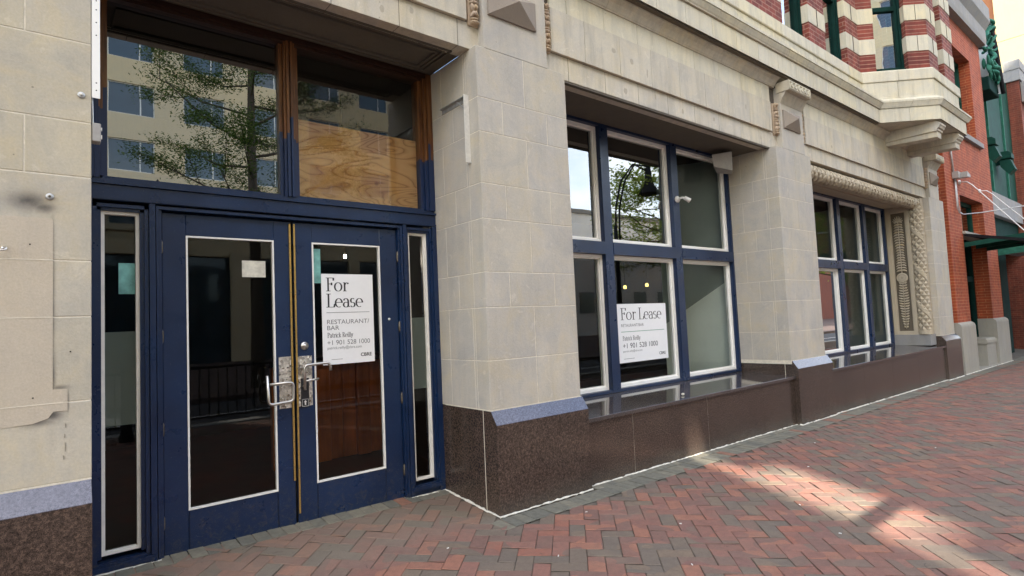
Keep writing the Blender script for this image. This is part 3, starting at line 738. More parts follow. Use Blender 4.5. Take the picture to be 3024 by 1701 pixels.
# ---- bay windows: navy grid, white sashes, panes
def bay_window(x0, x1, mull, zb, zt, rz0, rz1, gup, glo, fr=.04, mw_=.14):
    yf, ys = 4.374, 4.43
    mb = B()
    mb.box(x0, x0 + fr, yf, 4.52, zb, zt); mb.box(x1 - fr, x1, yf, 4.52, zb, zt)
    mb.box(x0 + fr, x1 - fr, yf + .003, 4.52, zb, zb + .033); mb.box(x0 + fr, x1 - fr, yf + .003, 4.52, zt - .03, zt)
    for m0 in mull: mb.box(m0, m0 + mw_, yf - .001, 4.52, zb + .002, zt - .002)
    edges = [x0 + fr] + [e for m0 in mull for e in (m0, m0 + mw_)] + [x1 - fr]
    for i in range(0, len(edges), 2): mb.box(edges[i], edges[i + 1], yf - .007, 4.52, rz0, rz1)
    w = mb.build('bay_window', 'navy', BL)
    for i in range(0, len(edges), 2):
        a_, b2 = edges[i] + .003, edges[i + 1] - .003
        for (z0, z1, g) in ((zb + .035, rz0 - .002, glo), (rz1 + .002, zt - .032, gup)):
            s_ = B(); ring(s_, a_, b2, z0, z1, .036, ys, 4.50)
            ring(s_, a_ + .036, b2 - .036, z0 + .036, z1 - .036, .014, ys + .018, 4.50)
            so = s_.build('sash', 'white', w)
            pane('pane', a_ + .050, b2 - .050, z0 + .050, z1 - .050, 4.468, g[i // 2] if isinstance(g, list) else g, so)
    return w
bay_window(3.762, 7.848, [5.03, 6.41], .642, 3.775, 2.232, 2.375, ['glass_bay_up', 'glass_bay_up', 'glass_bay'], 'glass_bay')
bay_window(9.35, 14.245, [10.40, 11.68, 12.975], .642, 3.60, 2.23, 2.375, ['glass_bay', 'glass_bay', 'glass_bay', 'glass_bay'], 'glass_bay', .05, .145)

# ---- bay 2 surround: carved rope, scaled column, palm panel
def scaled(mbP, nu, nv, name, parent, mat): 
    mb = B(); mb.grid(mbP, nu, nv, True); return mb.build(name, mat, parent, smooth=False)
def rope_pt(i, j, n=56, nv=760):
    a = 2 * math.pi * i / n; t = j / (nv - 1); x = 8.93 + t * (14.36 - 8.93)
    u = a / (2 * math.pi) * 10; v = (x) / .075
    # diamond net with twisted bands
    h1 = abs(math.sin(math.pi * (u / 2 + v / 2))); h2 = abs(math.sin(math.pi * (u / 2 - v / 2)))
    d = min(h1, h2); band = math.sin(2 * math.pi * (x / .62 + a / (2 * math.pi)))
    if band > .86: r = .121
    else: r = .098 + .028 * min(1, d * 1.6)
    return (x, 3.855 + r * math.cos(a), 3.635 + r * math.sin(a))
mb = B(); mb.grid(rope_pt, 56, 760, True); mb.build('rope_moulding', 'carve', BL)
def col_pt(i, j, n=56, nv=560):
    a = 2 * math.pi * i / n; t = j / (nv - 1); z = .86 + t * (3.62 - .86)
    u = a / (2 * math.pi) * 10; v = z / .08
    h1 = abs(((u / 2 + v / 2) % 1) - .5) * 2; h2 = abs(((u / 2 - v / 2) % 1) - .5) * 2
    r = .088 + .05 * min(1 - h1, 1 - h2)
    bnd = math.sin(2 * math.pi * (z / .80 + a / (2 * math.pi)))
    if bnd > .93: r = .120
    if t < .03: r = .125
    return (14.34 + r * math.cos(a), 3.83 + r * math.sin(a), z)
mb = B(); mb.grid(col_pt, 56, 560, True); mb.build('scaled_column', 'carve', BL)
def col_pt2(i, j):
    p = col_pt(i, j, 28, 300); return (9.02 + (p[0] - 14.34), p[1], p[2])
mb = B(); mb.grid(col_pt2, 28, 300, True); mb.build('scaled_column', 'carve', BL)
# reveal with palm panel at X = 14.27, facing left
rv = B()
X0 = 14.262
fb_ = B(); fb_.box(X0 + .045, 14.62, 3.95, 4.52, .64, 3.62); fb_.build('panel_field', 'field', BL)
for (y0, y1, z0, z1) in ((3.93, 4.0, .85, 3.60), (4.30, 4.375, .85, 3.60), (4.0, 4.30, .85, .93), (4.0, 4.30, 3.47, 3.60)):
    rv.box(X0, X0 + .05, y0, y1, z0, z1, .003)
ring_y = ((4.0, 4.02), (4.28, 4.30))
for (y0, y1) in ring_y: rv.box(X0 + .018, X0 + .05, y0, y1, .93, 3.47)
rv.box(14.46, 14.655, 3.76, 3.95, .64, 3.76)
pr = rv.build('window_reveal', 'carve', BL)
gb = B(); gb.box(X0 - .01, 14.61, 3.72, 4.42, .625, .855, .006); gb.build('reveal_base', 'greystone', BL)
pl = B(); cy = 4.15; xs_ = X0 + .030
pl.tube([(xs_, cy, .98), (xs_, cy, 3.3)], .010, 8)
z = 1.02; k = 0
while z < 3.30:
    if abs(z - 2.07) > .115:
        sgn = 1 if z > 2.07 else -1
        L_ = .085 + .012 * math.sin(z * 9)
        if z < 1.2: L_ *= (z - .9) / .3
        for s2 in (-1, 1):
            pts = [Vector((xs_, cy + s2 * t * L_, z + sgn * (.03 * t - .055 * t * t * (1 if sgn > 0 else 1)))) for t in (0, .25, .5, .75, 1)]
            pl.tube(pts, [.008, .019, .022, .018, .005], 6)
    z += .055
for ang in range(-70, 71, 20):
    c_, s2 = math.sin(R(ang)), math.cos(R(ang))
    pl.tube([(xs_, cy, 3.26), (xs_, cy + c_ * .08, 3.26 + s2 * .09), (xs_, cy + c_ * .105, 3.26 + s2 * .15)], [.006, .012, .004], 6)
pl.build('palm_relief', 'carve', pr, smooth=True)
rd = B(); rd.lathe([(.105, .02), (.105, -.002), (.085, -.010), (.07, -.002), (.055, -.012), (.03, -.004), (0, -.014)], (X0 + .012, cy, 2.07), 'x', 28); rd.build('rosette', 'carve', pr, smooth=True)
# left reveal of bay 2 (plain), behind the second pier
lr = B(); lr.box(8.932, 9.345, 3.95, 4.52, .64, 3.62); lr.build('window_reveal', 'carve', BL)

# ---- cornice swept along wall and oriel
def path_pts(dm, do, x_left=-1.5, x_end=None):
    """plan polyline for a main offset Y and an oriel front Y; diag line x+y=const"""
    Ym, Yo = dm, do; K = 15.30 - 1.05 * (2.865 - Yo) 
    xr = 14.08 + (2.865 - Yo) * 2.2
    return [(x_left, Ym), (K - Ym, Ym), (K - Yo, Yo), (xr, Yo), (xr, 3.95)]
def seg_sweep(name, profile, mat, parent, pitch=.53, g=.003, off=0, core='mortar_dark'):
    """profile: list of (Ymain, Yoriel, z); closed by a back line"""
    paths = [path_pts(a_, b2) for (a_, b2, z) in profile]
    zs = [p[2] for p in profile]
    mb = B(); back = B()
    for s_ in range(4):
        A = [Vector((p[s_][0], p[s_][1], z)) for p, z in zip(paths, zs)]
        E_ = [Vector((p[s_ + 1][0], p[s_ + 1][1], z)) for p, z in zip(paths, zs)]
        ln = sum((e - a_).length for a_, e in zip(A, E_)) / len(A)
        n = max(1, round(ln / pitch)); d = (E_[0] - A[0]).normalized()
        nrm = Vector((-d.y, d.x, 0))  # into building for +x travel
        gg = g / ln
        for i in range(n):
            t0, t1 = i / n + (gg if i else 0), (i + 1) / n - (gg if i < n - 1 else 0)
            a_ = [p.lerp(q, t0) for p, q in zip(A, E_)]; c_ = [p.lerp(q, t1) for p, q in zip(A, E_)]
            k = len(a_); vs = a_ + c_
            fs = [(j, j + 1, k + j + 1, k + j) for j in range(k - 1)]
            vs += [v + nrm * .0 for v in ()]
            # end caps towards a back line inside
            o = len(vs)
            inw = nrm * .03
            vs += [v + inw for v in a_] + [v + inw for v in c_]
            fs += [(j, o + j, o + j + 1, j + 1) for j in range(k - 1)] + [(k + j, k + j + 1, o + k + j + 1, o + k + j) for j in range(k - 1)]
            mb.add(vs, fs)
        bi = nrm * .008
        k = len(A); back.add([v + bi for v in A] + [v + bi for v in E_], [(j, j + 1, k + j + 1, k + j) for j in range(k - 1)])
    o = mb.build(name, mat, parent)
    back.build('mortar_joint', core, o)
    return o
# fascia
seg_sweep('cornice_fascia', [(3.56, 2.835, 4.79), (3.535, 2.81, 4.79), (3.535, 2.81, 5.035), (3.545, 2.82, 5.040)], 'cream', BL, .545)
seg_sweep('cornice_cavetto', [(3.545, 2.82, 5.042), (3.512, 2.787, 5.044), (3.508, 2.783, 5.056), (3.498, 2.775, 5.068), (3.490, 2.768, 5.085), (3.476, 2.755, 5.11), (3.470, 2.748, 5.130), (3.460, 2.738, 5.132), (3.460, 2.738, 5.168), (3.49, 2.765, 5.180), (3.70, 2.85, 5.235), (3.74, 2.868, 5.24)], 'cream', BL, .60)
seg_sweep('parapet_course', [(3.74, 2.868, 5.236), (3.72, 2.858, 5.24), (3.72, 2.858, 5.25), (3.735, 2.865, 5.262), (3.735, 2.865, 5.545), (3.75, 2.88, 5.548)], 'cream', BL, .62)
seg_sweep('sill_course', [(3.75, 2.88, 5.55), (3.715, 2.845, 5.552), (3.710, 2.840, 5.562), (3.715, 2.845, 5.735), (3.735, 2.87, 5.76), (3.80, 2.95, 5.768)], 'cream', BL, .62)
# cove under the cornice (main wall only)
run = [(-1.3, 2.80), (3.57, 8.04), (8.80, 14.75)]
for (xa, xb) in run:
    cv = B()
    n = max(1, round((xb - xa) / .9))
    for i in range(n):
        a_, c_ = xa + (xb - xa) * i / n, xa + (xb - xa) * (i + 1) / n - .004
        cv.prism([(3.74, 4.648), (3.70, 4.650), (3.698, 4.662), (3.690, 4.668), (3.680, 4.69), (3.655, 4.725), (3.625, 4.748), (3.61, 4.755), (3.61, 4.788), (3.74, 4.788)], 'x', a_, c_)
    cv.build('cove_moulding', 'lintel', BL)
# soffit strip between cove and fascia, oriel soffit
so = B(); K = 15.30 - 1.05 * (2.865 - 2.835)
pp_ = path_pts(3.56, 2.835)
so.prism([(-1.5, 3.75), (pp_[0][0], 3.56)] + [pp_[1], pp_[2], pp_[3], (pp_[3][0], 3.75)], 'z', 4.7895, 4.80)
so.build('oriel_soffit', 'lintel', BL)
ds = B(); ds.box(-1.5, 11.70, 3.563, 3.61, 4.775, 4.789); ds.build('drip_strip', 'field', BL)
for xb in (12.50, 13.72):
    br = B()
    br.prism([(3.74, 4.535), (2.905, 4.495), (2.905, 4.60), (3.74, 4.60)], 'x', xb, xb + .27)
    br.prism([(3.74, 4.602), (2.900, 4.602), (2.885, 4.615), (2.885, 4.645), (2.86, 4.66), (2.845, 4.70), (2.835, 4.705), (2.835, 4.74), (2.90, 4.785), (3.74, 4.785)], 'x', xb - .035, xb + .305)
    br.build('oriel_bracket', 'lintel', BL)

# ---- brick upper floor
UY = 3.745
zB = 5.765
bands = [(6.09, 6.375), (6.67, 6.955), (7.25, 7.53)]
def upper_pier(poly, ztop=9.0):
    """plan polygon pier, brick with cream stone bands"""
    mb = B(); mb.prism(poly, 'z', zB, ztop); o = mb.build('brick_pier', 'brick2', BL)
    cx = sum(p[0] for p in poly) / len(poly); cy = sum(p[1] for p in poly) / len(poly)
    s_ = B()
    for (a_, c_) in bands:
        pl_ = [(cx + (p[0] - cx) * (1 + .012 / max(.05, math.hypot(p[0] - cx, p[1] - cy))), cy + (p[1] - cy) * (1 + .012 / max(.05, math.hypot(p[0] - cx, p[1] - cy)))) for p in poly]
        s_.prism(pl_, 'z', a_, c_)
    s_.build('stone_band', 'cream', o)
    j = B()
    for (a_, c_) in bands:
        for i, p in enumerate(poly):
            q = poly[(i + 1) % len(poly)]; l = math.hypot(q[0] - p[0], q[1] - p[1])
            if l < .3: continue
            mx_, my_ = (p[0] + q[0]) / 2, (p[1] + q[1]) / 2
            dx, dy = (mx_ - cx), (my_ - cy)
            nx, ny = (q[1] - p[1]) / l, -(q[0] - p[0]) / l
            if nx * dx + ny * dy < 0: nx, ny = -nx, -ny
            tx, ty = -ny, nx
            w = .0025; d_ = .017
            vs = [(mx_ + tx * w + nx * d_, my_ + ty * w + ny * d_), (mx_ - tx * w + nx * d_, my_ - ty * w + ny * d_), (mx_ - tx * w, my_ - ty * w), (mx_ + tx * w, my_ + ty * w)]
            j.prism(vs, 'z', a_ + .002, c_ - .002)
    if j.v: j.build('mortar_joint', 'mortar_dark', o)
D = .36
upper_pier([(4.0, UY), (8.56, UY), (8.56, UY + D), (4.0, UY + D)])
upper_pier([(9.48, UY), (10.10, UY), (10.10, UY + D), (9.48, UY + D)])
upper_pier([(11.02, UY), (11.585, UY), (11.78, UY - .195), (12.0, UY + .05), (12.0, UY + D), (11.02, UY + D)])
upper_pier([(12.17, 3.155), (12.445, 2.905), (12.99, 2.905), (12.99, 3.18), (12.6, 3.18), (12.4, 3.4)])
upper_pier([(13.40, 2.905), (14.08, 2.905), (14.08, 3.9), (13.78, 3.9), (13.78, 3.2), (13.40, 3.2)])
def up_window(pts, name='upper_window'):
    (xa, ya), (xb, yb) = pts
    d = Vector((xb - xa, yb - ya, 0)); l = d.length; d.normalize(); n = Vector((-d.y, d.x, 0))
    def bx(mb, a_, c_, p0, p1, z0, z1):
        v = []
        for z in (z0, z1):
            for (t, q) in ((a_, p0), (c_, p0), (c_, p1), (a_, p1)):
                w = Vector((xa, ya, z)) + d * t + n * q; v.append(w)
        mb.add(v, [(0, 1, 2, 3), (4, 7, 6, 5), (0, 4, 5, 1), (1, 5, 6, 2), (2, 6, 7, 3), (3, 7, 4, 0)])
    mb = B(); y0 = .13
    bx(mb, 0, .05, y0 - .03, y0 + .1, zB, 9); bx(mb, .05, .09, y0, y0 + .1, zB, 9); bx(mb, l - .05, l, y0 - .03, y0 + .1, zB, 9); bx(mb, l - .09, l - .05, y0, y0 + .1, zB, 9)
    bx(mb, .05, l - .05, y0 - .02, y0 + .1, zB, zB + .09); bx(mb, .09, l - .09, y0, y0 + .1, 6.95, 7.03); bx(mb, 0, l, y0 - .06, y0 - .031, zB - .0, zB + .06)
    w = mb.build(name, 'dgreen', BL)
    for (z0, z1) in ((zB + .09, 6.95), (7.03, 8.9)):
        g = B(); v = [Vector((xa, ya, z)) + d * t + n * (y0 + .05) for (t, z) in ((.09, z0), (l - .09, z0), (l - .09, z1), (.09, z1))]
        g.add(v, [(0, 1, 2, 3)]); g.build('pane', 'glass_old', w)
up_window([(8.56, UY), (9.48, UY)]); up_window([(10.10, UY), (11.02, UY)])
up_window([(11.77, 3.575), (12.18, 3.165)]); up_window([(12.99, 2.905), (13.40, 2.905)])
dk = B(); dk.box(4.0, 14.0, 4.25, 4.3, 5.3, 9); dk.build('room_back', 'dark', BL)

# ---- interior shell
it = B()
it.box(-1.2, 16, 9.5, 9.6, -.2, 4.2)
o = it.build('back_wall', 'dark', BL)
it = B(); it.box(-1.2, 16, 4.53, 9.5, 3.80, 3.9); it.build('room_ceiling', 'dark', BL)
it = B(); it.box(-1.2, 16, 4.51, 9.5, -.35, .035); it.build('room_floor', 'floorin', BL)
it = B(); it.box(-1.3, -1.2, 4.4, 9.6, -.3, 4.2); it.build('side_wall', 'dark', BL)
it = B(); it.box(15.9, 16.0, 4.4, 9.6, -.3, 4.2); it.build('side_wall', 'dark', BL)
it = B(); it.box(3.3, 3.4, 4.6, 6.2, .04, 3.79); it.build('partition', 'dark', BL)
it = B()
pw = [(7.86, 4.54), (7.38, 5.32), (7.44, 5.36), (7.93, 4.57)]
def slant(z0, z1, ztop=None):
    q = [(p[0], p[1], z0 if ztop is None else z0) for p in pw] + [(p[0], p[1], (z1 if ztop is None else (z1 if i in (0, 3) else ztop))) for i, p in enumerate(pw)]
    return q
FQ = [(0, 1, 2, 3), (4, 7, 6, 5), (0, 4, 5, 1), (1, 5, 6, 2), (2, 6, 7, 3), (3, 7, 4, 0)]
it.add(slant(.04, 1.95, 1.35), FQ); it.build('partition', 'drywall', BL)
it = B(); q = slant(.04, 1.951, 1.351); it.add(q[4:] + [(p[0], p[1], 3.79) for p in pw], FQ); it.build('partition', 'board', BL)  # darker material on the wall top paints in a diagonal shadow
it = B(); it.box(3.76, 7.86, 4.53, 4.62, .05, .60); it.build('window_stool', 'dark', BL)
it = B(); it.box(14.30, 14.4, 4.54, 6.1, .04, 3.79); it.build('partition', 'board', BL)
rf = B(); rf.box(-1.4, 16, 4.2, 9.7, 8.8, 9.0); rf.build('upper_roof', 'dark', BL)
rf = B(); rf.box(-1.5, 4.0, 3.745, 4.2, zB, 9.0); rf.build('brick_wall', 'brick2', BL)
rf = B(); rf.box(15.2, 15.70, 3.72, 4.4, 3.78, 9.0); rf.build('end_wall', 'brick2', BL)
rf = B(); rf.box(-1.4, 15.2, 3.9, 4.2, 3.95, 5.3); rf.build('backing_wall', 'dark', BL)

# ================================================================== things on / in the building
# serif lettering
def arc(cx, cy, rx, ry, a0, a1, n=18):
    return [(cx + rx * math.cos(R(a0 + (a1 - a0) * i / n)), cy + ry * math.sin(R(a0 + (a1 - a0) * i / n))) for i in range(n + 1)]
XH = .66
G = {
 'F': (.66, [[(.2, 0), (.2, 1)], [(.03, 1), (.62, 1)], [(.62, 1.01), (.62, .80)], [(.2, .54), (.47, .54)], [(.47, .64), (.47, .44)], [(.04, 0), (.38, 0)]]),
 'L': (.68, [[(.2, 0), (.2, 1)], [(.03, 1), (.38, 1)], [(.03, 0), (.62, 0)], [(.62, -.01), (.67, .24)]]),
 'o': (.68, [arc(.33, .32, .27, .33, 0, 360, 30)]),
 'r': (.47, [[(.17, 0), (.17, XH)], [(.03, 0), (.32, 0)], [(.04, XH - .02), (.17, XH)], [(.17, .46), (.24, .58), (.33, .65), (.42, .62)], [(.43, .65), (.43, .54)]]),
 'e': (.60, [arc(.31, .32, .25, .33, 0, 300, 26), [(.07, .35), (.56, .35)]]),
 'a': (.58, [arc(.27, .43, .18, .22, 160, 0, 12) + [(.45, .10), (.50, .01), (.58, .03)], arc(.27, .17, .19, .19, 60, 300, 18) + [(.45, .12)], [(.36, .34), (.45, .37)]]),
 's': (.46, [arc(.23, .49, .15, .17, 40, 250, 14) + arc(.22, .17, .17, .18, 70, -150, 16)]),
 'P': (.62, [[(.2, 0), (.2, 1)], [(.04, 0), (.36, 0)], [(.04, 1), (.25, 1)], [(.2, 1)] + arc(.32, .76, .24, .25, 90, -90, 14) + [(.2, .5)]]),
 'R': (.70, [[(.2, 0), (.2, 1)], [(.04, 0), (.36, 0)], [(.04, 1), (.25, 1)], [(.2, 1)] + arc(.32, .77, .22, .23, 90, -90, 14) + [(.2, .54)], [(.34, .54), (.60, .0)], [(.52, 0), (.72, 0)]]),
 't': (.38, [[(.18, .88), (.18, .12), (.24, .01), (.36, .05)], [(.04, XH), (.35, XH)]]),
 'i': (.30, [[(.16, 0), (.16, XH)], [(.03, 0), (.29, 0)], [(.05, XH), (.16, XH)], [(.16, .84), (.16, .92)]]),
 'c': (.52, [arc(.30, .32, .25, .33, 45, 315, 20)]),
 'k': (.60, [[(.15, 0), (.15, 1)], [(.03, 0), (.27, 0)], [(.48, XH), (.17, .30)], [(.26, .38), (.50, 0)], [(.42, 0), (.60, 0)]]),
 'l': (.30, [[(.16, 0), (.16, 1)], [(.03, 0), (.29, 0)], [(.05, 1), (.16, 1)]]),
 'y': (.58, [[(.10, XH), (.31, .02)], [(.52, XH), (.31, .02), (.20, -.25), (.05, -.24)], [(.02, XH), (.22, XH)], [(.42, XH), (.60, XH)]]),
 ' ': (.28, []),
}
def serif(mb, text, x, y, z, size, sx=1.0, thick=.115, thin=.035):
    k = 0
    for ch in text:
        adv, strokes = G[ch]
        for st in strokes:
            yy = y - .00002 * (k % 7); k += 1
            n = len(st); Lf = []; Rt = []
            for i in range(n):
                a_ = st[max(0, i - 1)]; c_ = st[min(n - 1, i + 1)]
                dx, dy = c_[0] - a_[0], c_[1] - a_[1]; l = math.hypot(dx, dy) or 1
                w = thin + (thick - thin) * (abs(dy) / l) ** 1.5
                if n == 2 and abs(dx) > abs(dy): w = thin * 1.2
                nx, ny = -dy / l * w / 2, dx / l * w / 2
                Lf.append((st[i][0] + nx, st[i][1] + ny)); Rt.append((st[i][0] - nx, st[i][1] - ny))
            vs = [(x + p[0] * size * sx, yy, z + p[1] * size) for p in Lf + Rt]
            mb.add(vs, [(i, i + 1, n + i + 1, n + i) for i in range(n - 1)])
        x += adv * size * sx
    return x
def sans(text, x, y, z, size, mat, parent, name='lettering', sx=1.0, width=None, bold=0):
    cu = bpy.data.curves.new(name, 'FONT'); cu.body = text; cu.size = size; cu.offset = bold
    t = bpy.data.objects.new(name + '_tmp', cu); COL.objects.link(t)
    dg = bpy.context.evaluated_depsgraph_get(); dg.update()
    me = bpy.data.meshes.new_from_object(t.evaluated_get(dg)); bpy.data.objects.remove(t)
    xs = [v.co.x for v in me.vertices]; w = max(xs) - min(xs); mn = min(xs)
    f = (width / w) if width else sx
    for v in me.vertices:
        a_, c_ = v.co.x, v.co.y
        v.co = Vector((x + (a_ - mn) * f, y, z + c_))
    me.materials.clear(); me.materials.append(M[mat]); me.name = name
    o = bpy.data.objects.new(name, me); COL.objects.link(o); o.parent = parent
    o.matrix_parent_inverse = Matrix.Translation(-wloc(parent))
    return o
# sign on the right door
S1 = thing('lease_sign', (1.918, 4.41, 1.222), 'tall white For Lease sign on the glass of the right navy door', 'sign', 'for lease signs')
a = B(); a.box(1.700, 2.134, 4.408, 4.4125, 1.228, 1.944); a.build('sign_board', 'sign', S1)
a = B(); ys1 = 4.4072
serif(a, 'For', 1.733, ys1, 1.808, .104, 1.0, .13, .035); serif(a, 'Lease', 1.733, ys1, 1.680, .104, 1.02, .13, .035)
a.build('serif_lettering', 'ink', S1)
a = B(); serif(a, 'Patrick Reilly', 1.737, ys1, 1.440, .037, .88, .17, .07); a.build('serif_lettering', 'ink2', S1)
sans('RESTAURANT/', 1.738, ys1, 1.546, .050, 'ink2', S1, width=.355); sans('BAR', 1.738, ys1, 1.499, .050, 'ink2', S1, width=.098)
sans('+1 901 528 1000', 1.737, ys1, 1.382, .052, 'ink2', S1, width=.358)
sans('patrick.reilly@cbre.com', 1.737, ys1, 1.348, .030, 'ink2', S1, width=.285)
sans('CBRE', 2.012, ys1, 1.278, .038, 'ink', S1, width=.095, bold=.001)
a = B(); a.box(1.735, 2.098, ys1 - .0003, 4.408, 1.635, 1.6385); a.build('divider_line', 'ink2', S1)
a = B(); a.box(1.767, 1.858, ys1 - .0002, 4.408, 1.2655, 1.2685); a.build('fine_print', 'ink2', S1)
# sign in the bay window
S2 = thing('lease_sign', (5.72, 4.45, .96), 'square white For Lease sign with green line in the bay window', 'sign', 'for lease signs')
a = B(); a.box(5.262, 6.215, 4.450, 4.456, .955, 1.655); a.build('sign_board', 'sign', S2)
y2 = 4.4492; a = B()
serif(a, 'For Lease', 5.315, y2, 1.465, .138, 1.16, .11, .03)
a.build('serif_lettering', 'ink', S2)
a = B(); serif(a, 'Patrick Reilly', 5.335, y2, 1.218, .052, .98, .15, .06); a.build('serif_lettering', 'ink2', S2)
sans('RETAURANT/BAR', 5.322, y2, 1.380, .050, 'ink2', S2, width=.425)
sans('+1 901 528 1000', 5.335, y2, 1.125, .086, 'ink', S2, width=.675)
sans('patrick.reilly@cbre.com', 5.335, y2, 1.078, .035, 'ink2', S2, width=.36)
sans('CBRE', 6.03, y2, 1.010, .050, 'ink', S2, width=.13, bold=.001)
a = B(); a.box(5.315, 6.16, y2 - .0004, 4.4498, 1.318, 1.324); a.build('divider_line', 'greenink', S2)
a = B(); a.box(5.34, 5.54, y2 - .0002, 4.4498, .998, 1.002); a.build('fine_print', 'ink2', S2)

# motion sensor on second mullion
T = thing('motion_sensor', (6.52, 4.35, 3.02), 'small white swivelling floodlight fixed to a navy window mullion', 'sensor light')
a = B(); a.lathe([(.045, .0), (.045, -.015), (.03, -.03), (0, -.032)], (6.50, 4.372, 3.02), 'y', 18); a.build('round_base', 'wplastic', T, smooth=True)
a = B(); a.tube([(6.50, 4.345, 3.02), (6.51, 4.30, 3.03), (6.54, 4.275, 3.025)], .014, 10); a.build('swivel_arm', 'wplastic', T, smooth=True)
a = B(); a.tube([(6.535, 4.28, 3.03), (6.59, 4.235, 2.985)], [.026, .032], 14); a.build('lamp_head', 'wplastic', T, smooth=True)
a = B(); a.tube([(6.59, 4.235, 2.985), (6.593, 4.232, 2.983)], [.027, .027], 14); a.build('lens', 'black', T)
# loudspeaker
T = thing('loudspeaker', (7.70, 4.25, 3.6), 'grey angular loudspeaker box hung under the soffit by the pier', 'speaker')
a = B()
vs = [(7.20, 4.24, 3.70), (7.40, 4.05, 3.73), (7.70, 4.22, 3.70), (7.50, 4.36, 3.72), (7.22, 4.24, 3.53), (7.42, 4.07, 3.46), (7.66, 4.22, 3.47), (7.50, 4.36, 3.50)]
a.add(vs, [(0, 1, 2, 3), (4, 7, 6, 5), (0, 4, 5, 1), (1, 5, 6, 2), (2, 6, 7, 3), (3, 7, 4, 0)])
o = a.build('speaker_cabinet', 'gplastic', T)
md = o.modifiers.new('bevel', 'BEVEL'); md.width = .012; md.segments = 3
a = B(); a.tube([(7.6, 4.25, 3.70), (7.62, 4.27, 3.78)], .015, 8); a.box(7.58, 7.66, 4.23, 4.31, 3.765, 3.777); a.build('mounting_bracket', 'galv', T)
# steel bracket on the first pier's door-side face
T = thing('steel_bracket', (2.72, 3.8, 2.8), 'galvanised steel angle bracket on the doorway side of the first pier', 'bracket')
a = B(); a.box(2.683, 2.735, 3.770, 3.776, 2.82, 3.39, .001); a.box(2.729, 2.7355, 3.7765, 3.815, 2.82, 3.39); a.build('upright', 'galvlight', T)
a = B(); a.box(2.700, 2.7355, 3.781, 4.17, 3.384, 3.390); a.box(2.7305, 2.7358, 3.816, 4.17, 3.35, 3.3835); a.build('arm', 'galv', T)
a = B(); a.tube([(2.715, 3.79, 3.27), (2.715, 3.92, 3.38)], .006, 8); a.build('brace', 'galv', T)
a = B()
for z in (2.87, 3.0, 3.18, 3.33): a.lathe([(.006, 0), (.005, -.003), (0, -.004)], (2.715, 3.775, z), 'y', 8)
a.build('screw', 'bronze', T)
# white metal strip & box on left jamb
T = thing('metal_channel', (.222, 3.66, 2.78), 'white punched metal channel running up the left edge of the doorway', 'channel')
a = B(); a.box(.205, .240, 3.652, 3.656, 2.778, 3.80); a.box(.204, .207, 3.656, 3.70, 2.778, 3.80); a.build('channel_face', 'white', T)
a = B()
for z in (2.82, 2.86, 3.12, 3.19, 3.26, 3.31, 3.5): a.lathe([(.0035, 0), (0, -.0015)], (.224, 3.652, z), 'y', 8)
a.build('rivet_hole', 'black', T)
T = thing('junction_box', (.226, 3.68, 2.55), 'small grey electrical box on the left edge of the doorway', 'electrical box')
a = B(); a.box(.204, .244, 3.655, 3.72, 2.546, 2.645, .004); a.build('box_body', 'gplastic', T)
a = B(); a.box(.244, .249, 3.66, 3.675, 2.565, 2.585); a.box(.244, .249, 3.66, 3.675, 2.61, 2.625); a.build('latch', 'wplastic', T)
a = B(); a.tube([(.21, 3.665, 2.64), (.209, 3.665, 2.70), (.207, 3.668, 2.78)], .004, 6); a.build('cable', 'galv', T)
for (x, z, lb) in ((.160, 2.779, 'upper small round metal anchor plate on the left stone pier'), (.033, 2.230, 'lower round metal anchor plate beside the black smear')):
    T = thing('wall_anchor', (x, 3.645, z), lb, 'wall anchor', 'round anchors on the left pier')
    a = B(); a.lathe([(.0165, .0), (.0165, -.003), (.012, -.005), (.006, -.006)], (x, 3.648, z), 'y', 20); a.build('washer', 'galv', T, smooth=True)
    a = B(); a.lathe([(.006, -.001), (.006, -.010), (0, -.011)], (x, 3.648, z), 'y', 6); a.build('bolt', 'steel' if z > 2.5 else 'bronze', T)
T = thing('wall_hook', (-.137, 3.64, 1.954), 'small bright metal hook at the left edge of the stone pier', 'hook')
a = B(); a.tube(curve([(-.16, 3.62, 1.95), (-.13, 3.62, 1.95), (-.127, 3.63, 1.965), (-.140, 3.648, 1.968)]), .004, 8); a.build('hook_arm', 'steel', T, smooth=True)
a = B(); a.lathe([(.008, 0), (0, -.004)], (-.14, 3.648, 1.962), 'y', 10); a.build('hook_plate', 'steel', T)

# plywood, boards, papers, lamps inside
a = B(); a.box(1.50, 2.66, 4.455, 4.467, 2.50, 3.17); tag(a.build('plywood_sheet', 'ply'), 'yellow plywood sheet standing behind the right transom pane', 'plywood')
a = B(); a.box(.27, .52, 4.441, 4.446, .955, 1.548); tag(a.build('blank_board', 'board'), 'grey green board behind the tall narrow pane left of the doors', 'board')
a = B(); a.box(2.44, 2.69, 4.441, 4.446, .955, 1.575); tag(a.build('blank_board', 'board'), 'grey green board behind the narrow pane right of the doors', 'board')
a = B(); a.box(1.123, 1.285, 4.4155, 4.417, 1.91, 2.03); tag(a.build('paper_notice', 'paper'), 'creased pale paper notice inside the left door glass', 'paper')
a = B(); a.box(.385, .474, 4.427, 4.4285, 1.79, 1.99); tag(a.build('teal_panel', 'teal'), 'teal panel standing in for a bright far window at the left narrow pane', 'window panel')  # teal sheet stands in for a bright window deep in the room
a = B(); a.box(1.64, 1.70, 4.4155, 4.417, 1.87, 2.14); tag(a.build('blue_decal', 'teal'), 'pale blue strip at the top left of the right door glass', 'decal')
T = thing('bar_counter', (2.7, 6.4, .04), 'orange brown wooden bar front glowing dimly behind the right door glass', 'bar counter')
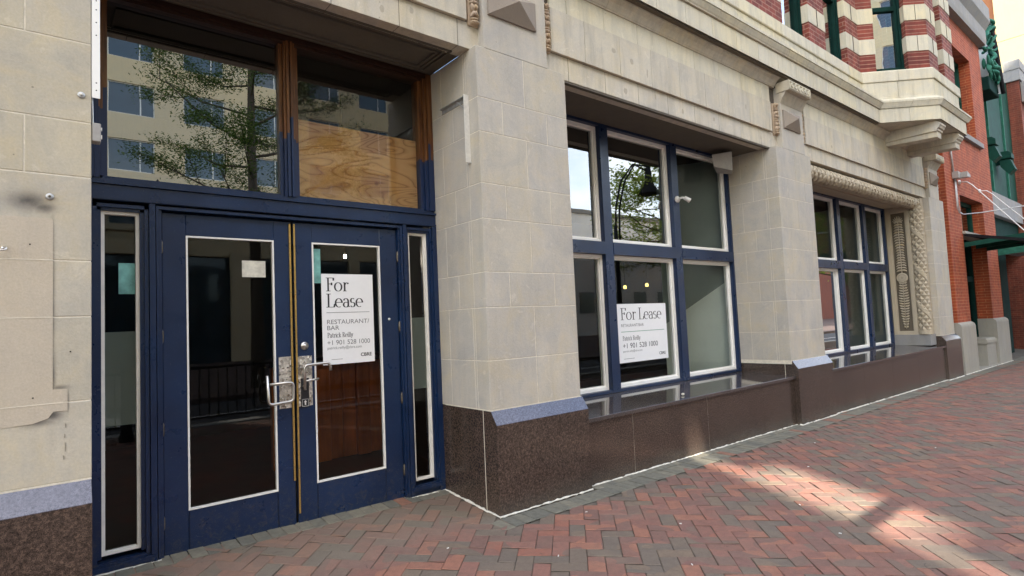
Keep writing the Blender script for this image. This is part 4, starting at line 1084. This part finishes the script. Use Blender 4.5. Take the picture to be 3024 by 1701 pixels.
for i in range(14):
    a = B(); a.box(1.9 + i * .16, 2.055 + i * .16, 6.38 + (.05 if i % 3 else 0), 6.46, .04, 1.13, .006); a.build('front_board', 'barwood', T)
a = B(); a.box(1.85, 4.2, 6.3, 6.9, 1.131, 1.18, .01); a.build('bar_top', 'black', T)
def lamp(x, y, z, r, lab, grp, mat, cat='lamp', top=3.8):
    T = thing('pendant_lamp', (x, y, z), lab, cat, grp)
    a = B(); a.lathe([(r * .6, r), (r, r * .3), (r * .9, -r), (0, -r * 1.1)], (x, y, z), 'z', 14); a.build('shade', mat, T, smooth=True)
    a = B(); a.tube([(x, y, z + r), (x, y, top)], .004, 6); a.build('cord', 'black', T)
lamp(6.836, 5.6, 1.95, .025, 'left of two small amber lamps in the dark bay room', 'amber lamps', 'lampglow')
lamp(7.372, 5.6, 1.987, .026, 'right of two small amber lamps in the dark bay room', 'amber lamps', 'lampglow')
lamp(2.242, 5.2, 2.195, .013, 'bare bright bulb hanging behind the right door glass', None, 'bulbglow', 'light bulb')
a = B(); a.blob((5.46, 3.75, .624), (.022, .016, .014), 10, 7); tag(a.build('dropped_cork', 'paper', smooth=True), 'small tan scrap lying on the polished granite window ledge', 'litter')

# ================================================================== BRICK BUILDING
RB = thing('brick_building', (18.4, 3.7, -.2), 'orange red brick building with green doorway beyond the limestone front', 'building')
BY = 3.66
def bwall(x0, x1, z0, z1, y1=4.15, name='brick_wall'): 
    a = B(); a.box(x0, x1, BY, y1, z0, z1); return a.build(name, 'brick1', RB)
bwall(16.07, 17.20, .9, 8.72, 6.0); bwall(19.42, 20.66, .9, 8.72, 6.0, name='brick_wall')
bwall(17.20, 19.42, 4.10, 5.62); bwall(17.20, 19.42, 8.0, 8.72); 
a = B(); a.box(17.1, 19.5, 4.0, 4.5, 3.03, 3.13); a.build('lintel_beam', 'dgreen', RB)
# door leaf group
a = B()
for (x0, x1) in ((17.20, 17.32), (18.30, 18.42), (19.30, 19.42)): a.box(x0, x1, 3.98, 4.1, -.2, 3.05)
a.box(17.32, 19.30, 3.985, 4.1, 2.02, 2.16); a.box(17.32, 19.30, 3.99, 4.1, 2.92, 3.05); a.box(18.42, 19.30, 3.99, 4.1, -.2, .62)
ddf = a.build('door_frame', 'dgreen', RB)
a = B(); a.box(17.32, 17.55, 4.0, 4.05, -.1, 2.02); a.box(18.08, 18.30, 4.0, 4.05, -.1, 2.02); a.box(17.55, 18.08, 4.0, 4.05, -.1, .35); a.box(17.55, 18.08, 4.0, 4.05, 1.85, 2.02)
dgd = a.build('door', 'green', RB)
pane('pane', 17.55, 18.08, .35, 1.85, 4.03, 'glass_bay', dgd)
a = B(); a.tube([(18.14, 3.93, .95), (18.14, 3.93, 1.25)], .012, 8); a.build('handle', 'steel', dgd)
pane('pane', 18.42, 19.30, .62, 2.02, 4.05, 'glass_bay', ddf); pane('pane', 17.32, 19.30, 2.16, 2.92, 4.05, 'glass_bay', ddf)
a = B(); a.box(17.2, 19.42, 4.5, 4.6, -.3, 4.2); a.build('room_back', 'dark', RB)
# square window over canopy
a = B()
for (x0, x1) in ((17.20, 17.30), (18.27, 18.36), (19.32, 19.42)): a.box(x0, x1, 3.90, 4.0, 3.20, 4.10)
a.box(17.30, 19.32, 3.905, 4.0, 3.20, 3.29); a.box(17.30, 19.32, 3.905, 4.0, 4.0, 4.10)
w = a.build('window', 'green', RB); pane('pane', 17.3, 19.32, 3.29, 4.0, 3.95, 'glass_bay', w)
a = B(); a.box(17.15, 19.47, 3.60, 4.0, 3.13, 3.20, .004); a.build('window_sill', 'concrete', RB)
# tall upper window
a = B()
for (x0, x1) in ((17.20, 17.30), (18.27, 18.36), (19.32, 19.42)): a.box(x0, x1, 3.90, 4.0, 5.75, 8.0)
a.box(17.30, 19.32, 3.905, 4.0, 5.75, 5.85); a.box(17.30, 19.32, 3.905, 4.0, 7.9, 8.0); a.box(17.30, 19.32, 3.905, 4.0, 6.9, 6.98)
w = a.build('window', 'green', RB); pane('pane', 17.3, 19.32, 5.85, 7.9, 3.95, 'glass_old', w)
a = B(); a.box(17.05, 19.80, 3.58, 4.0, 5.62, 5.75, .004); a.build('window_sill', 'greystone', RB)
# stone cornice
a = B(); a.prism([(3.66, 8.72), (3.50, 8.74), (3.48, 8.85), (3.48, 9.15), (3.36, 9.35), (3.36, 9.75), (3.9, 9.85), (3.9, 8.72)], 'x', 16.0, 20.72); a.build('stone_cornice', 'greystone', RB)
# concrete bases
def conc(x0, x1, zt=1.03):
    a = B(); a.prism([(3.585, -.5), (3.585, zt - .10), (3.60, zt - .05), (3.66, zt), (4.15, zt), (4.15, -.5)], 'x', x0, x1); a.build('concrete_base', 'concrete', RB)
conc(16.02, 17.24); conc(19.36, 20.78)
a = B(); a.box(18.42, 19.36, 3.64, 3.98, -.45, .42, .005); a.prism([(3.62, .42), (3.62, .50), (3.66, .55), (3.98, .55), (3.98, .42)], 'x', 18.38, 19.36); a.build('stone_seat', 'concrete', RB)
a = B(); a.box(17.2, 19.4, 3.60, 4.1, -.5, gz(18, 3.6) + .02); a.build('threshold', 'concrete', RB)
bead([gp(16.0, 3.572), gp(17.2, 3.572), gp(20.8, 3.572)], .010, 15).build('caulk_bead', 'caulk', RB)
bwall(15.72, 16.05, 8.9, 9.0)
# conduit and wall light
T = thing('wall_conduit', (16.7, 3.62, 3.5), 'grey electrical conduit looping down the brick wall and out over the canopy', 'conduit')
a = B()
a.tube([(16.60, 3.63, 6.5), (16.64, 3.63, 5.0), (16.70, 3.63, 4.55)], .022, 8)
a.tube([(16.72, 3.62, 4.45), (16.72, 3.62, 3.72), (16.78, 3.60, 3.60), (16.95, 3.56, 3.575), (17.3, 3.3, 3.60), (17.9, 2.2, 3.70), (18.3, 1.4, 3.78)], .013, 8)
a.tube([(16.80, 3.62, 4.42), (16.81, 3.62, 3.85), (16.86, 3.61, 3.64), (16.95, 3.58, 3.59)], .011, 8)
a.build('pipe', 'galv', T, smooth=True)
a = B(); a.box(16.66, 16.86, 3.53, 3.655, 4.42, 4.58, .006); a.build('junction_housing', 'gplastic', T)
a = B(); a.prism([(16.86, 4.44), (17.12, 4.46), (17.12, 4.52), (16.86, 4.57)], 'y', 3.40, 3.60); a.build('flood_lamp', 'gplastic', T)
# canopy
T = thing('door_canopy', (18.3, 3.0, 2.9), 'green steel canopy hung on pale rods over the doorway in brick', 'canopy')
a = B()
def bar(mb, p, q, w=.05, h=.09):
    p, q = Vector(p), Vector(q); d = (q - p).normalized(); s_ = d.cross(Vector((0, 0, 1))).normalized() * w / 2; up = Vector((0, 0, h / 2))
    vs = [p - s_ - up, p + s_ - up, p + s_ + up, p - s_ + up, q - s_ - up, q + s_ - up, q + s_ + up, q - s_ + up]
    mb.add(vs, [(0, 1, 2, 3), (4, 7, 6, 5), (0, 4, 5, 1), (1, 5, 6, 2), (2, 6, 7, 3), (3, 7, 4, 0)])
bar(a, (17.22, 3.655, 2.87), (17.22, 2.0, 2.99), .05, .11); bar(a, (19.40, 3.655, 2.87), (19.40, 2.0, 2.99), .05, .11); bar(a, (18.3, 3.655, 2.87), (18.3, 2.0, 2.99), .05, .10)
bar(a, (17.2, 2.0, 2.99), (19.45, 2.0, 2.99), .06, .12)
a.build('frame', 'green', T)
a = B(); bar(a, (17.22, 3.60, 3.10), (17.22, 1.95, 2.70), .06, .07); bar(a, (19.40, 3.60, 3.10), (19.40, 1.95, 2.70), .06, .07)
a.add([(17.2, 3.65, 3.10), (19.45, 3.65, 3.10), (19.45, 1.95, 2.72), (17.2, 1.95, 2.72), (17.2, 3.65, 3.12), (19.45, 3.65, 3.12), (19.45, 1.95, 2.74), (17.2, 1.95, 2.74)], [(0, 1, 2, 3), (4, 7, 6, 5), (0, 4, 5, 1), (1, 5, 6, 2), (2, 6, 7, 3), (3, 7, 4, 0)])
a.build('roof_sheet', 'black', T)
for x in (17.22, 19.15):
    a = B(); a.tube([(x, 3.62, 4.40), (x, 3.50, 4.38), (x, 3.40, 4.28), (x, 2.5, 2.98 if x < 18 else 3.10), (x, 2.1, 2.80)], .012, 8); a.lathe([(.05, .03), (.05, 0), (.02, -.02)], (x, 3.63, 4.40), 'y', 12)
    a.build('hanging_rod', 'wplastic', T, smooth=True)

# arcade entrance: green steel, grey stone band
AR = thing('arcade_entrance', (23, 4.0, -.2), 'dark green steel entrance bay with a grey stone band beyond the brick building', 'entrance')
a = B(); a.box(20.67, 30, 3.85, 4.2, 4.05, 4.75, .01); a.build('stone_band', 'greystone', AR)
a = B(); a.box(20.67, 30, 3.95, 4.3, 4.76, 9.0); a.build('steel_wall', 'green', AR)
for x in (22.4, 24.6):
    a = B(); a.box(x, x + .08, 3.90, 3.95, 4.76, 8.6); a.build('steel_rib', 'copper', AR)
a = B(); a.box(20.7, 21.6, 4.1, 4.6, -.4, 3.0); a.box(23.2, 24.2, 4.1, 4.6, -.4, 3.0); a.build('steel_column', 'dgreen', AR)
a = B(); a.box(20.67, 30, 4.0, 4.05, 3.0, 4.05); a.build('green_fascia', 'dgreen', AR)
a = B(); a.box(20.67, 34, 8.0, 8.1, -.5, 4.0); a.build('dark_recess', 'dark', AR)
a = B(); a.box(20.67, 34, 4.1, 8.0, 3.95, 4.0); a.build('recess_ceiling', 'dark', AR)
a = B(); bar(a, (20.9, 3.95, 2.84), (20.9, 1.4, 3.02), .08, .20); bar(a, (20.8, 1.4, 3.02), (25, 1.4, 3.02), .08, .22); a.build('canopy_edge', 'copper', AR)
a = B(); a.box(20.95, 25, 1.42, 3.94, 2.92, 2.96); a.build('canopy_soffit', 'greystone', AR)
for (x, z, lb) in ((21.3, 6.05, 'upper green steel floodlight on the green wall beside brick'), (23.3, 5.95, 'green rounded floodlight right of the other one on the green wall')):
    T = thing('flood_light', (x, 3.7, z), lb, 'floodlight', 'green floodlights')
    a = B(); a.prism([(3.60, z - .10), (3.50, z - .42), (3.66, z - .56), (3.84, z - .30), (3.86, z - .08)], 'x', x - .12, x + .22); a.build('housing', 'green', T)
    a = B(); a.prism([(3.56, z - .06), (3.56, z + .08), (3.64, z + .16), (3.80, z + .16), (3.86, z + .06), (3.86, z - .06)], 'x', x - .16, x + .26); a.build('cowl', 'green', T)
    a = B(); a.box(x, x + .12, 3.86, 3.96, z - .2, z + .15); a.build('arm', 'dgreen', T)
# copper ornament and curved glass roof over the entrance
T = thing('copper_ornament', (21.4, 3.6, 8), 'green copper scroll ornament under the curved roof at top right', 'ornament')
a = B(); rg = random.Random(4)
for k in range(34):
    t = rg.random(); zz = 7.95 + 1.75 * t; yy = 3.47 + .14 * t + rg.uniform(-.05, .16); xx = rg.uniform(21.1, 21.9)
    rot = Matrix.Rotation(R(rg.uniform(0, 180)), 3, 'Y') @ Matrix.Rotation(R(rg.uniform(-60, 60)), 3, 'X')
    a.blob((xx, yy, zz), (rg.uniform(.12, .26), rg.uniform(.02, .05), rg.uniform(.035, .08)), 8, 6, rot)
for k in range(7):
    zz = 8.0 + k * .25; pts = [(21.1 + .09 * i, 3.50 + .07 * math.sin(i * .9 + k), zz + .10 * math.sin(i * .7 + k * 2) + .03 * i) for i in range(10)]
    a.tube(pts, [.01, .03, .05, .06, .05, .055, .05, .04, .03, .01], 6)
a.build('scroll', 'copper', T, smooth=True)
a = B(); a.box(21.0, 22.2, 3.55, 3.95, 7.55, 7.95, .02); a.build('shelf', 'dgreen', T)
T = thing('curved_roof', (22.0, 3.7, 8), 'dark curved glass roof edge rising above the green wall at top right', 'glass roof')
cpts = [(22.0, 3.42, 7.6), (22.0, 3.446, 8.1), (22.0, 3.498, 9.05), (22.0, 3.56, 9.65), (22.0, 3.642, 10.09), (22.0, 3.77, 10.63), (22.0, 3.95, 11.3), (22.0, 4.2, 12.0)]
a = B(); a.tube(cpts, .055, 8); a.build('rim', 'black', T, smooth=True)
a = B(); a.tube([(p[0], p[1] + .14, p[2] + .05) for p in cpts], .035, 8); a.build('inner_rim', 'dgreen', T, smooth=True)
a = B(); n = len(cpts)
a.add([(22.03, p[1] + .02, p[2]) for p in cpts] + [(22.03, p[1] + 1.0, p[2] + .3) for p in cpts], [(i, i + 1, n + i + 1, n + i) for i in range(n - 1)]); a.build('glazing', 'whitebldg', T)
for k in range(1, 7):
    a = B(); p = cpts[k]; bar(a, (21.97, p[1] + .05, p[2]), (21.97, p[1] + 1.0, p[2] + .3), .05, .06); a.build('glazing_bar', 'black', T)
# second brick building
FB = thing('far_brick_building', (27, 3.5, 0), 'second red brick building with stepped grey coping at the right edge', 'building')
a = B(); a.box(26.0, 34, 3.62, 8, -.6, 9.03); a.build('brick_wall', 'brick3', FB)
a = B(); a.box(25.92, 34.1, 3.56, 8.1, 9.03, 9.42, .01); a.box(25.9, 34.1, 3.54, 3.98, 9.42, 9.75, .01); a.box(26.15, 34.1, 3.3, 3.61, 8.3, 9.0, .01); a.build('stone_coping', 'greystone', FB)
# tall lit buildings behind
CB = thing('cream_tower', (50, 5, 0), 'tall cream stone tower lit by the sun at top right corner', 'building')
a = B()
for k in range(16): a.box(46, 70, 1.0, 7.26, k * 3.0 - .5, k * 3.0 + 2.49, .02)
cbw = a.build('wall', 'farbldg', CB)
a = B(); a.box(46.05, 69.9, 1.05, 7.2, -.5, 47.3); a.build('joint', 'mortar', cbw)
OB = thing('orange_building', (47, 9, 0), 'sunlit orange rendered wall behind the curved glass roof', 'building')
a = B(); a.box(46.3, 60, 7.27, 14, -.5, 44); a.build('wall', 'farorange', OB)
a = B(); a.box(46.2, 60, 7.27, 14.1, 24.0, 24.5); a.box(46.2, 60, 7.27, 14.1, 44, 44.5); a.build('string_course', 'farbldg', OB)

# ================================================================== GROUND
def in_region(x, y):
    if y < 3.34: return True
    if .0 < x < 2.74: return y < 4.40
    return False
verts = []; faces = []
W_ = .112; g = .0016; rng = random.Random(11)
c45, s45 = math.cos(R(45)), math.sin(R(45))
def paver(cx, cy, L_, Wd, ang, out, zoff=0, tilt=.0020):
    ca, sa = math.cos(ang), math.sin(ang)
    h, w = L_ / 2 - g, Wd / 2 - g; bv = rng.uniform(.0015, .0055)
    dz = rng.uniform(-.0022, .0022); tx, ty = rng.uniform(-tilt, tilt), rng.uniform(-tilt, tilt)
    v, f = out; o = len(v)
    jx, jy = rng.uniform(-.001, .001), rng.uniform(-.001, .001)
    for (hh, ww, zz) in ((h, w, -.004), (h - bv, w - bv, 0)):
        for (sx, sy) in ((-1, -1), (1, -1), (1, 1), (-1, 1)):
            a_, b2 = sx * hh, sy * ww
            x = cx + jx + a_ * ca - b2 * sa; y = cy + jy + a_ * sa + b2 * ca
            v.append((x, y, gz(x, y) + dz + tx * sx + ty * sy + zz + zoff))
    f += [(o + 4, o + 5, o + 6, o + 7)] + [(o + i, o + (i + 1) % 4, o + 4 + (i + 1) % 4, o + 4 + i) for i in range(4)]
XA, XB, YA = -3.0, 33.0, -2.2
rngN = 420
outp = (verts, faces)
for i in range(-rngN, rngN):
    for j in range(-rngN, rngN):
        r4 = (i - j) % 4
        if r4 == 0: u, v_ = i + 1.0, j + .5; ang = 0
        elif r4 == 3: u, v_ = i + .5, j + 1.0; ang = R(90)
        else: continue
        u *= W_; v_ *= W_
        x = u * c45 - v_ * s45 + 1.03; y = u * s45 + v_ * c45 + .02
        if x < XA or x > XB or y < YA or y > 4.42: continue
        if x > 14 and y < -.5 : continue
        if not in_region(x, y): continue
        paver(x, y, .224, .112, ang + R(45), outp)
me = bpy.data.meshes.new('pavement'); me.from_pydata(verts, [], faces); me.update(); me.materials.append(M['paver'])
pv = bpy.data.objects.new('pavement', me); COL.objects.link(pv); struct(pv)
verts, faces = [], []; outp = (verts, faces)
x = -2.95
while x < 33:
    if not (.15 < x < 2.6):
        paver(x, 3.445, .2, .1, R(90), outp, .0035, .001)
        if x > 3.8: paver(x, 3.60, .1, .1, R(90), outp, .003, .001)
    x += .1
x = .2
while x < 2.75:
    paver(x, 4.33, .17, .1, R(90), outp, .0035, .001); x += .1
me = bpy.data.meshes.new('pavement_border'); me.from_pydata(verts, [], faces); me.update(); me.materials.append(M['border'])
pb = bpy.data.objects.new('pavement_border', me); COL.objects.link(pb); struct(pb)
a = B()
def gs(i, j):
    x = -40 + i * 2.5; ys = [-2.5, -1, 0, 1, 2, 3, 3.58, 4.0, 4.5]; y = ys[j]; return (x, y, gz(x, y) - .009)
a.grid(gs, 46, 9); o = a.build('pavement_bed', 'sand'); struct(o)
a = B(); a.box(-60, 180, -2.65, -2.35, -.9, -.05, .01); o = a.build('kerb', 'kerb'); struct(o)
zr = -.22
a = B(); a.add([(-60, -2.65, zr), (180, -2.65, zr), (180, -7.5, zr), (-60, -7.5, zr)], [(0, 1, 2, 3)]); o = a.build('road', 'asphalt'); struct(o)
a = B(); a.box(-60, 180, -28, -7.5, -.9, -.08, .01); o = a.build('far_pavement', 'farpave'); struct(o)
a = B(); a.add([(-400, -400, -1.0), (400, -400, -1.0), (400, 400, -1.0), (-400, 400, -1.0)], [(0, 1, 2, 3)]); o = a.build('ground', 'asphalt'); struct(o)
a = B(); a.box(-60, 100, -5.06, -4.94, zr, zr + .004); o = a.build('road_line', 'white'); struct(o)

# scattered litter bits (cigarette ends, chips)
spots = [(2.55, 2.75), (3.05, 2.1), (3.6, 2.55), (4.6, 2.15), (5.8, 2.6), (4.2, 1.7), (6.9, 3.0), (2.1, 3.35), (3.3, 3.2), (7.5, 2.0)]
for i, (x, y) in enumerate(spots):
    z = gz(x, y) + .004; an = rng.uniform(0, 3)
    a = B(); a.tube([(x, y, z), (x + .016 * math.cos(an), y + .016 * math.sin(an), z)], .0035, 6)
    tag(a.build('cigarette_end', 'wplastic'), 'tiny white cigarette end lying on the brick pavement', 'litter', 'white bits of litter on the pavement')

# ================================================================== ACROSS THE STREET (seen in the glass)
# railing with bollards
RL = thing('street_railing', (3, -1.6, 0), 'low black metal railing along the street edge of the pavement', 'railing')
a = B()
a.tube([(-4, -1.6, .98), (9.6, -1.6, .98)], .02, 8); a.build('top_rail', 'black', RL); a = B(); a.tube([(-4, -1.6, .18), (9.6, -1.6, .18)], .016, 8); a.build('bottom_rail', 'black', RL)
x = -3.9
while x < 9.5:
    a = B(); a.tube([(x, -1.6, .18), (x, -1.6, .98)], .009, 5); a.build('bar', 'black', RL); x += .14
for x in (-3.4, -1.2, 1.0, 3.2, 5.4, 7.6, 9.7):
    T = B(); T.lathe([(.0, 1.12), (.05, 1.10), (.075, 1.03), (.06, .98), (.07, .95), (.07, .1), (.10, .05), (.10, -.2)], (x, -1.6, 0), 'z', 14)
    T.build('post', 'black', RL, smooth=True)

SB = thing('shadow_post', (1.7, -3.6, -.2), 'added unseen black post whose arm casts a bar of shade across the sun strip', 'shadow post')  # added in the sun's path so its arm shades the strip
a = B(); a.tube([(1.7, -3.6, -.2), (1.7, -3.6, 4.3)], [.06, .05], 10); a.lathe([(.08, 0), (.06, .1), (0, .2)], (1.7, -3.6, 4.3), 'z', 12); a.build('post', 'black', SB, smooth=True)
a = B(); a.box(1.7, 3.9, -3.62, -3.58, 3.85, 3.95); a.build('shadow_arm', 'black', SB)
SL = thing('street_lamp', (15.0, -3.6, -.2), 'dark street lamp with curved arm and bell shade reflected in the bay glass', 'street lamp')
a = B(); a.tube([(15, -3.6, -.2), (15, -3.6, 4.6)], [.09, .06], 10)
for o_ in (0, .18):
    a.tube([(15 + o_, -3.6, 4.0 + .3 * math.sin(0)), (15.05 + o_, -3.6, 5.2), (15.4 + o_, -3.6, 6.2), (16.1 + o_ * .5, -3.6, 6.85), (16.9, -3.6, 6.9 - o_)], .03, 8)
a.build('post', 'black', SL, smooth=True)
a = B(); a.lathe([(.05, .9), (.10, .85), (.13, .4), (.22, .15), (.42, -.12), (.40, -.14), (0, -.10)], (16.95, -3.6, 6.0), 'z', 18); a.build('lamp_shade', 'black', SL, smooth=True)

def tree(loc, h, crown, n, seed, label, leafmat, trunk_r=.16, leaf=.05, low=.45, grp='street trees'):
    rg = random.Random(seed)
    T = thing('street_tree', loc, label, 'tree', grp)
    X, Y, Z = loc
    t = B(); limbs = []
    top = Vector((X + .1, Y, Z + h))
    pts = [Vector((X, Y, Z)) + Vector((.05 * math.sin(k), .05 * math.cos(k * 1.3), h * k / 8)) for k in range(9)]
    t.tube(pts, [trunk_r * (1 - .09 * k) for k in range(9)], 10)
    k = 0
    while k < 26:
        f = low + (1 - low) * (k / 26); p = Vector((X, Y, Z + h * f)); an = k * 2.4 + rg.uniform(-.4, .4)
        L_ = crown * (1.15 - .75 * abs(f - .55)) * rg.uniform(.75, 1.1)
        q = p + Vector((math.cos(an) * L_, math.sin(an) * L_, L_ * rg.uniform(.1, .45)))
        m1 = p.lerp(q, .5) + Vector((0, 0, -.08 * L_))
        t.tube([p, m1, q], [trunk_r * .35 * (1.2 - f), trunk_r * .2 * (1.2 - f), .01], 6); limbs.append((p, m1, q)); 
        for s_ in range(3):
            a0 = m1.lerp(q, rg.uniform(0, .8)); d = Vector((rg.uniform(-1, 1), rg.uniform(-1, 1), rg.uniform(-.3, .8))).normalized() * L_ * .45
            t.tube([a0, a0 + d], [.014, .004], 4); limbs.append((a0, a0 + d * .5, a0 + d))
        k += 1
    t.build('trunk', 'bark', T, smooth=True)
    v = []; f_ = []
    for k in range(n):
        p, m1, q = rg.choice(limbs); u = rg.uniform(.25, 1.05)
        c = (p.lerp(m1, u * 2) if u < .5 else m1.lerp(q, (u - .5) * 2)) + Vector((rg.gauss(0, .17), rg.gauss(0, .17), rg.gauss(0, .12)))
        d1 = Vector((rg.uniform(-1, 1), rg.uniform(-1, 1), rg.uniform(-.5, .5))).normalized(); d2 = d1.cross(Vector((rg.uniform(-1, 1), rg.uniform(-1, 1), 1))).normalized()
        s_ = leaf * rg.uniform(.6, 1.4); o = len(v)
        v += [c - d1 * s_, c + d2 * s_ * .35, c + d1 * s_, c - d2 * s_ * .35]; f_.append((o, o + 1, o + 2, o + 3))
    mb = B(); mb.v = [tuple(q) for q in v]; mb.f = f_
    me = bpy.data.meshes.new('crown'); me.from_pydata(mb.v, [], mb.f); me.materials.append(M[leafmat])
    c = bpy.data.objects.new('crown', me); COL.objects.link(c); c.parent = T; c.matrix_parent_inverse = Matrix.Translation(-Vector(loc))
tree((4.9, -9.0, -.1), 12.5, 2.9, 65000, 3, 'feathery tree across the pavement reflected in the left transom glass', 'leaf', .2, .042, .35)
tree((18.5, -4.2, -.2), 7.6, 2.3, 11000, 5, 'bright leafy tree reflected in the middle upper bay pane', 'leaf2', .17, .09)
tree((33.5, -4.0, -.2), 7.0, 2.4, 8000, 8, 'leafy tree down the street reflected in the last bay window', 'leaf2', .17, .11)

# office block opposite
OFF = thing('office_block', (10, -28, 0), 'pale stone office block opposite with blue glass windows', 'building')
zt = 27.0
rows = []; pitchX = 3.62; pitchZ = 3.15
cols = [2.75 + pitchX * k for k in range(-4, 7)]
a = B(); wins = B(); mul = B()
xl, xr = -9.02, 27.5
levels = [7.5 + pitchZ * k for k in range(0, 6)]
# spandrels between levels and piers between windows
z = 6.1
for k in range(11): a.box(xl + k * 3.6, xl + k * 3.6 + .75, -28.35, -28.0, -.5, 6.099, .01)
for k, lz in enumerate(levels):
    a.box(xl, xr, -28.35, -28.0, z, lz, .01); z = lz + 1.75
a.box(xl, xr, -28.35, -28.0, z, zt, .01)
for k, lz in enumerate(levels):
    prev = xl
    for cx in cols:
        if cx - .05 > prev: a.box(prev, cx, -28.34, -28.01, lz + .002, lz + 1.748)
        prev = cx + 2.15
    if prev < xr: a.box(prev, xr, -28.34, -28.01, lz + .002, lz + 1.748)
offw = a.build('wall', 'palebldg', OFF)
for k, lz in enumerate(levels):
    for cx in cols:
        w = B(); ring(w, cx, cx + 2.15, lz, lz + 1.75, .05, -28.20, -28.10); w.box(cx + 1.45, cx + 1.51, -28.2, -28.10, lz + .05, lz + 1.7)
        if -6 < cx < 20:
            wo = w.build('window', 'white', OFF)
            g_ = B(); g_.add([(cx + .05, -28.16, lz + .05), (cx + 2.1, -28.16, lz + .05), (cx + 2.1, -28.16, lz + 1.7), (cx + .05, -28.16, lz + 1.7)], [(0, 1, 2, 3)]); g_.build('pane', 'officeglass', wo)
a = B(); a.prism([(xl, -28.36), (27.4, -28.36), (27.4, -40), (xl - 5.5, -40)], 'z', -.5, zt - .1); a.build('core', 'officeglass', OFF)  # end slanted along the sun's direction to open the light slit
a = B()
for cx in (5.15, 8.77, 12.39): a.box(cx - .1, cx + 1.1, -28.0, -27.6, -.3, 8.4 + (.0 if cx < 6 else -2), .03)
a.box(xl, xr, -27.99, -27.8, 7.35, 7.7, .02); a.build('pilaster', 'palebldg', OFF)
# added unseen tower and crossing piece, shaped to leave a slit of sun
NB = thing('sun_blocker_tower', (-20, -28, 0), 'added unseen stone tower opposite, its edge cutting the sun to a strip', 'building')
a = B(); a.prism([(-9.70, -28.0), (-45, -28.0), (-45, -40), (-15.9, -40)], 'z', -.5, 34); nbw = a.build('wall', 'palebldg', NB)
a = B(); a.box(-9.9, -8.6, -29.5, -28.4, 24.3, 33.2); a.build('sun_stop', 'palebldg', NB)  # added span that ends the sun strip at the wall
a = B(); a.box(xl - .2, 27.6, -29.2, -28.1, zt - .1, 33.5); a.build('sun_screen', 'palebldg', OFF)  # added above the roof to hold back sun beside the slit
# low white building
WB = thing('white_low_building', (50, -28, 0), 'low white rendered building with dark roofline farther along the street', 'building')
a = B(); a.box(29, 75, -45, -28.5, -.5, 11.5); wbw = a.build('wall', 'whitebldg', WB)
a = B(); a.box(28.8, 75.2, -45.2, -28.3, 11.5, 11.9); a.build('roof', 'greystone', WB)
for x in range(31, 74, 4):
    a = B(); a.box(x, x + 2, -28.5, -28.44, 2, 4); a.build('window', 'officeglass', WB)

DB = thing('dark_brick_block', (110, -28, 0), 'dark brick block far down the opposite side of the street', 'building')
a = B(); a.box(76, 175, -45, -26, -.5, 17); a.build('wall', 'brick3', DB)
a = B(); a.box(75.8, 175.2, -45.2, -25.8, 17.0, 17.6); a.build('cornice', 'greystone', DB)
CBK = thing('street_end_building', (190, -10, 0), 'dark brick building closing the far end of the street', 'building')
a = B(); a.box(178, 195, -26, 30, -.5, 22); a.build('wall', 'brick3', CBK)
a = B(); a.box(177.7, 195.2, -26.2, 30.2, 22.0, 22.6); a.build('cornice', 'greystone', CBK)

# ================================================================== LIGHT
SUN_DIR = Vector((.43, .90, 0)).normalized(); EL = R(34)
d = Vector((SUN_DIR.x * math.cos(EL), SUN_DIR.y * math.cos(EL), -math.sin(EL)))
sl = bpy.data.lights.new('sun', 'SUN'); sl.energy = 3.5; sl.angle = R(.42); sl.color = (1, .93, .82)
so_ = bpy.data.objects.new('sun', sl); COL.objects.link(so_); so_.rotation_euler = d.to_track_quat('-Z', 'Y').to_euler()
so_.location = (-20, -40, 40)
w = bpy.data.worlds.new('World'); sc.world = w; w.use_nodes = True; nt = w.node_tree; nt.nodes.clear()
out = N(nt, 'ShaderNodeOutputWorld'); bg = N(nt, 'ShaderNodeBackground'); sky = N(nt, 'ShaderNodeTexSky', sky_type='NISHITA')
sky.sun_disc = False; sky.sun_elevation = EL; sky.sun_rotation = math.atan2(-d.x, -d.y); sky.air_density = 1.0; sky.dust_density = 1.5; sky.ozone_density = 1.2
tc = N(nt, 'ShaderNodeTexCoord')
cn = noise(nt, tc.outputs['Generated'], 2.2, 7, .6, mapping=(1, 1, 2.4))
cf = ramp(nt, cn.outputs['Fac'], [(.42, (0, 0, 0)), (.62, (1, 1, 1))])
mixed = mixc(nt, math_(nt, 'MULTIPLY', cf.outputs[0], .5), sky.outputs[0], (6.2, 5.7, 5.0))
L(nt, mixed, bg.inputs[0]); bg.inputs[1].default_value = .15; L(nt, bg.outputs[0], out.inputs[0])
sc.view_settings.view_transform = 'Standard'; sc.view_settings.look = 'None'; sc.view_settings.gamma = 1
sc.view_settings.exposure = 2.45
sc.render.engine = 'CYCLES'
cy = sc.cycles; cy.max_bounces = 8; cy.diffuse_bounces = 4; cy.glossy_bounces = 4; cy.transparent_max_bounces = 12
cy.use_denoising = True; cy.sample_clamp_indirect = 8
try: cy.denoiser = 'OPENIMAGEDENOISE'
except Exception: pass
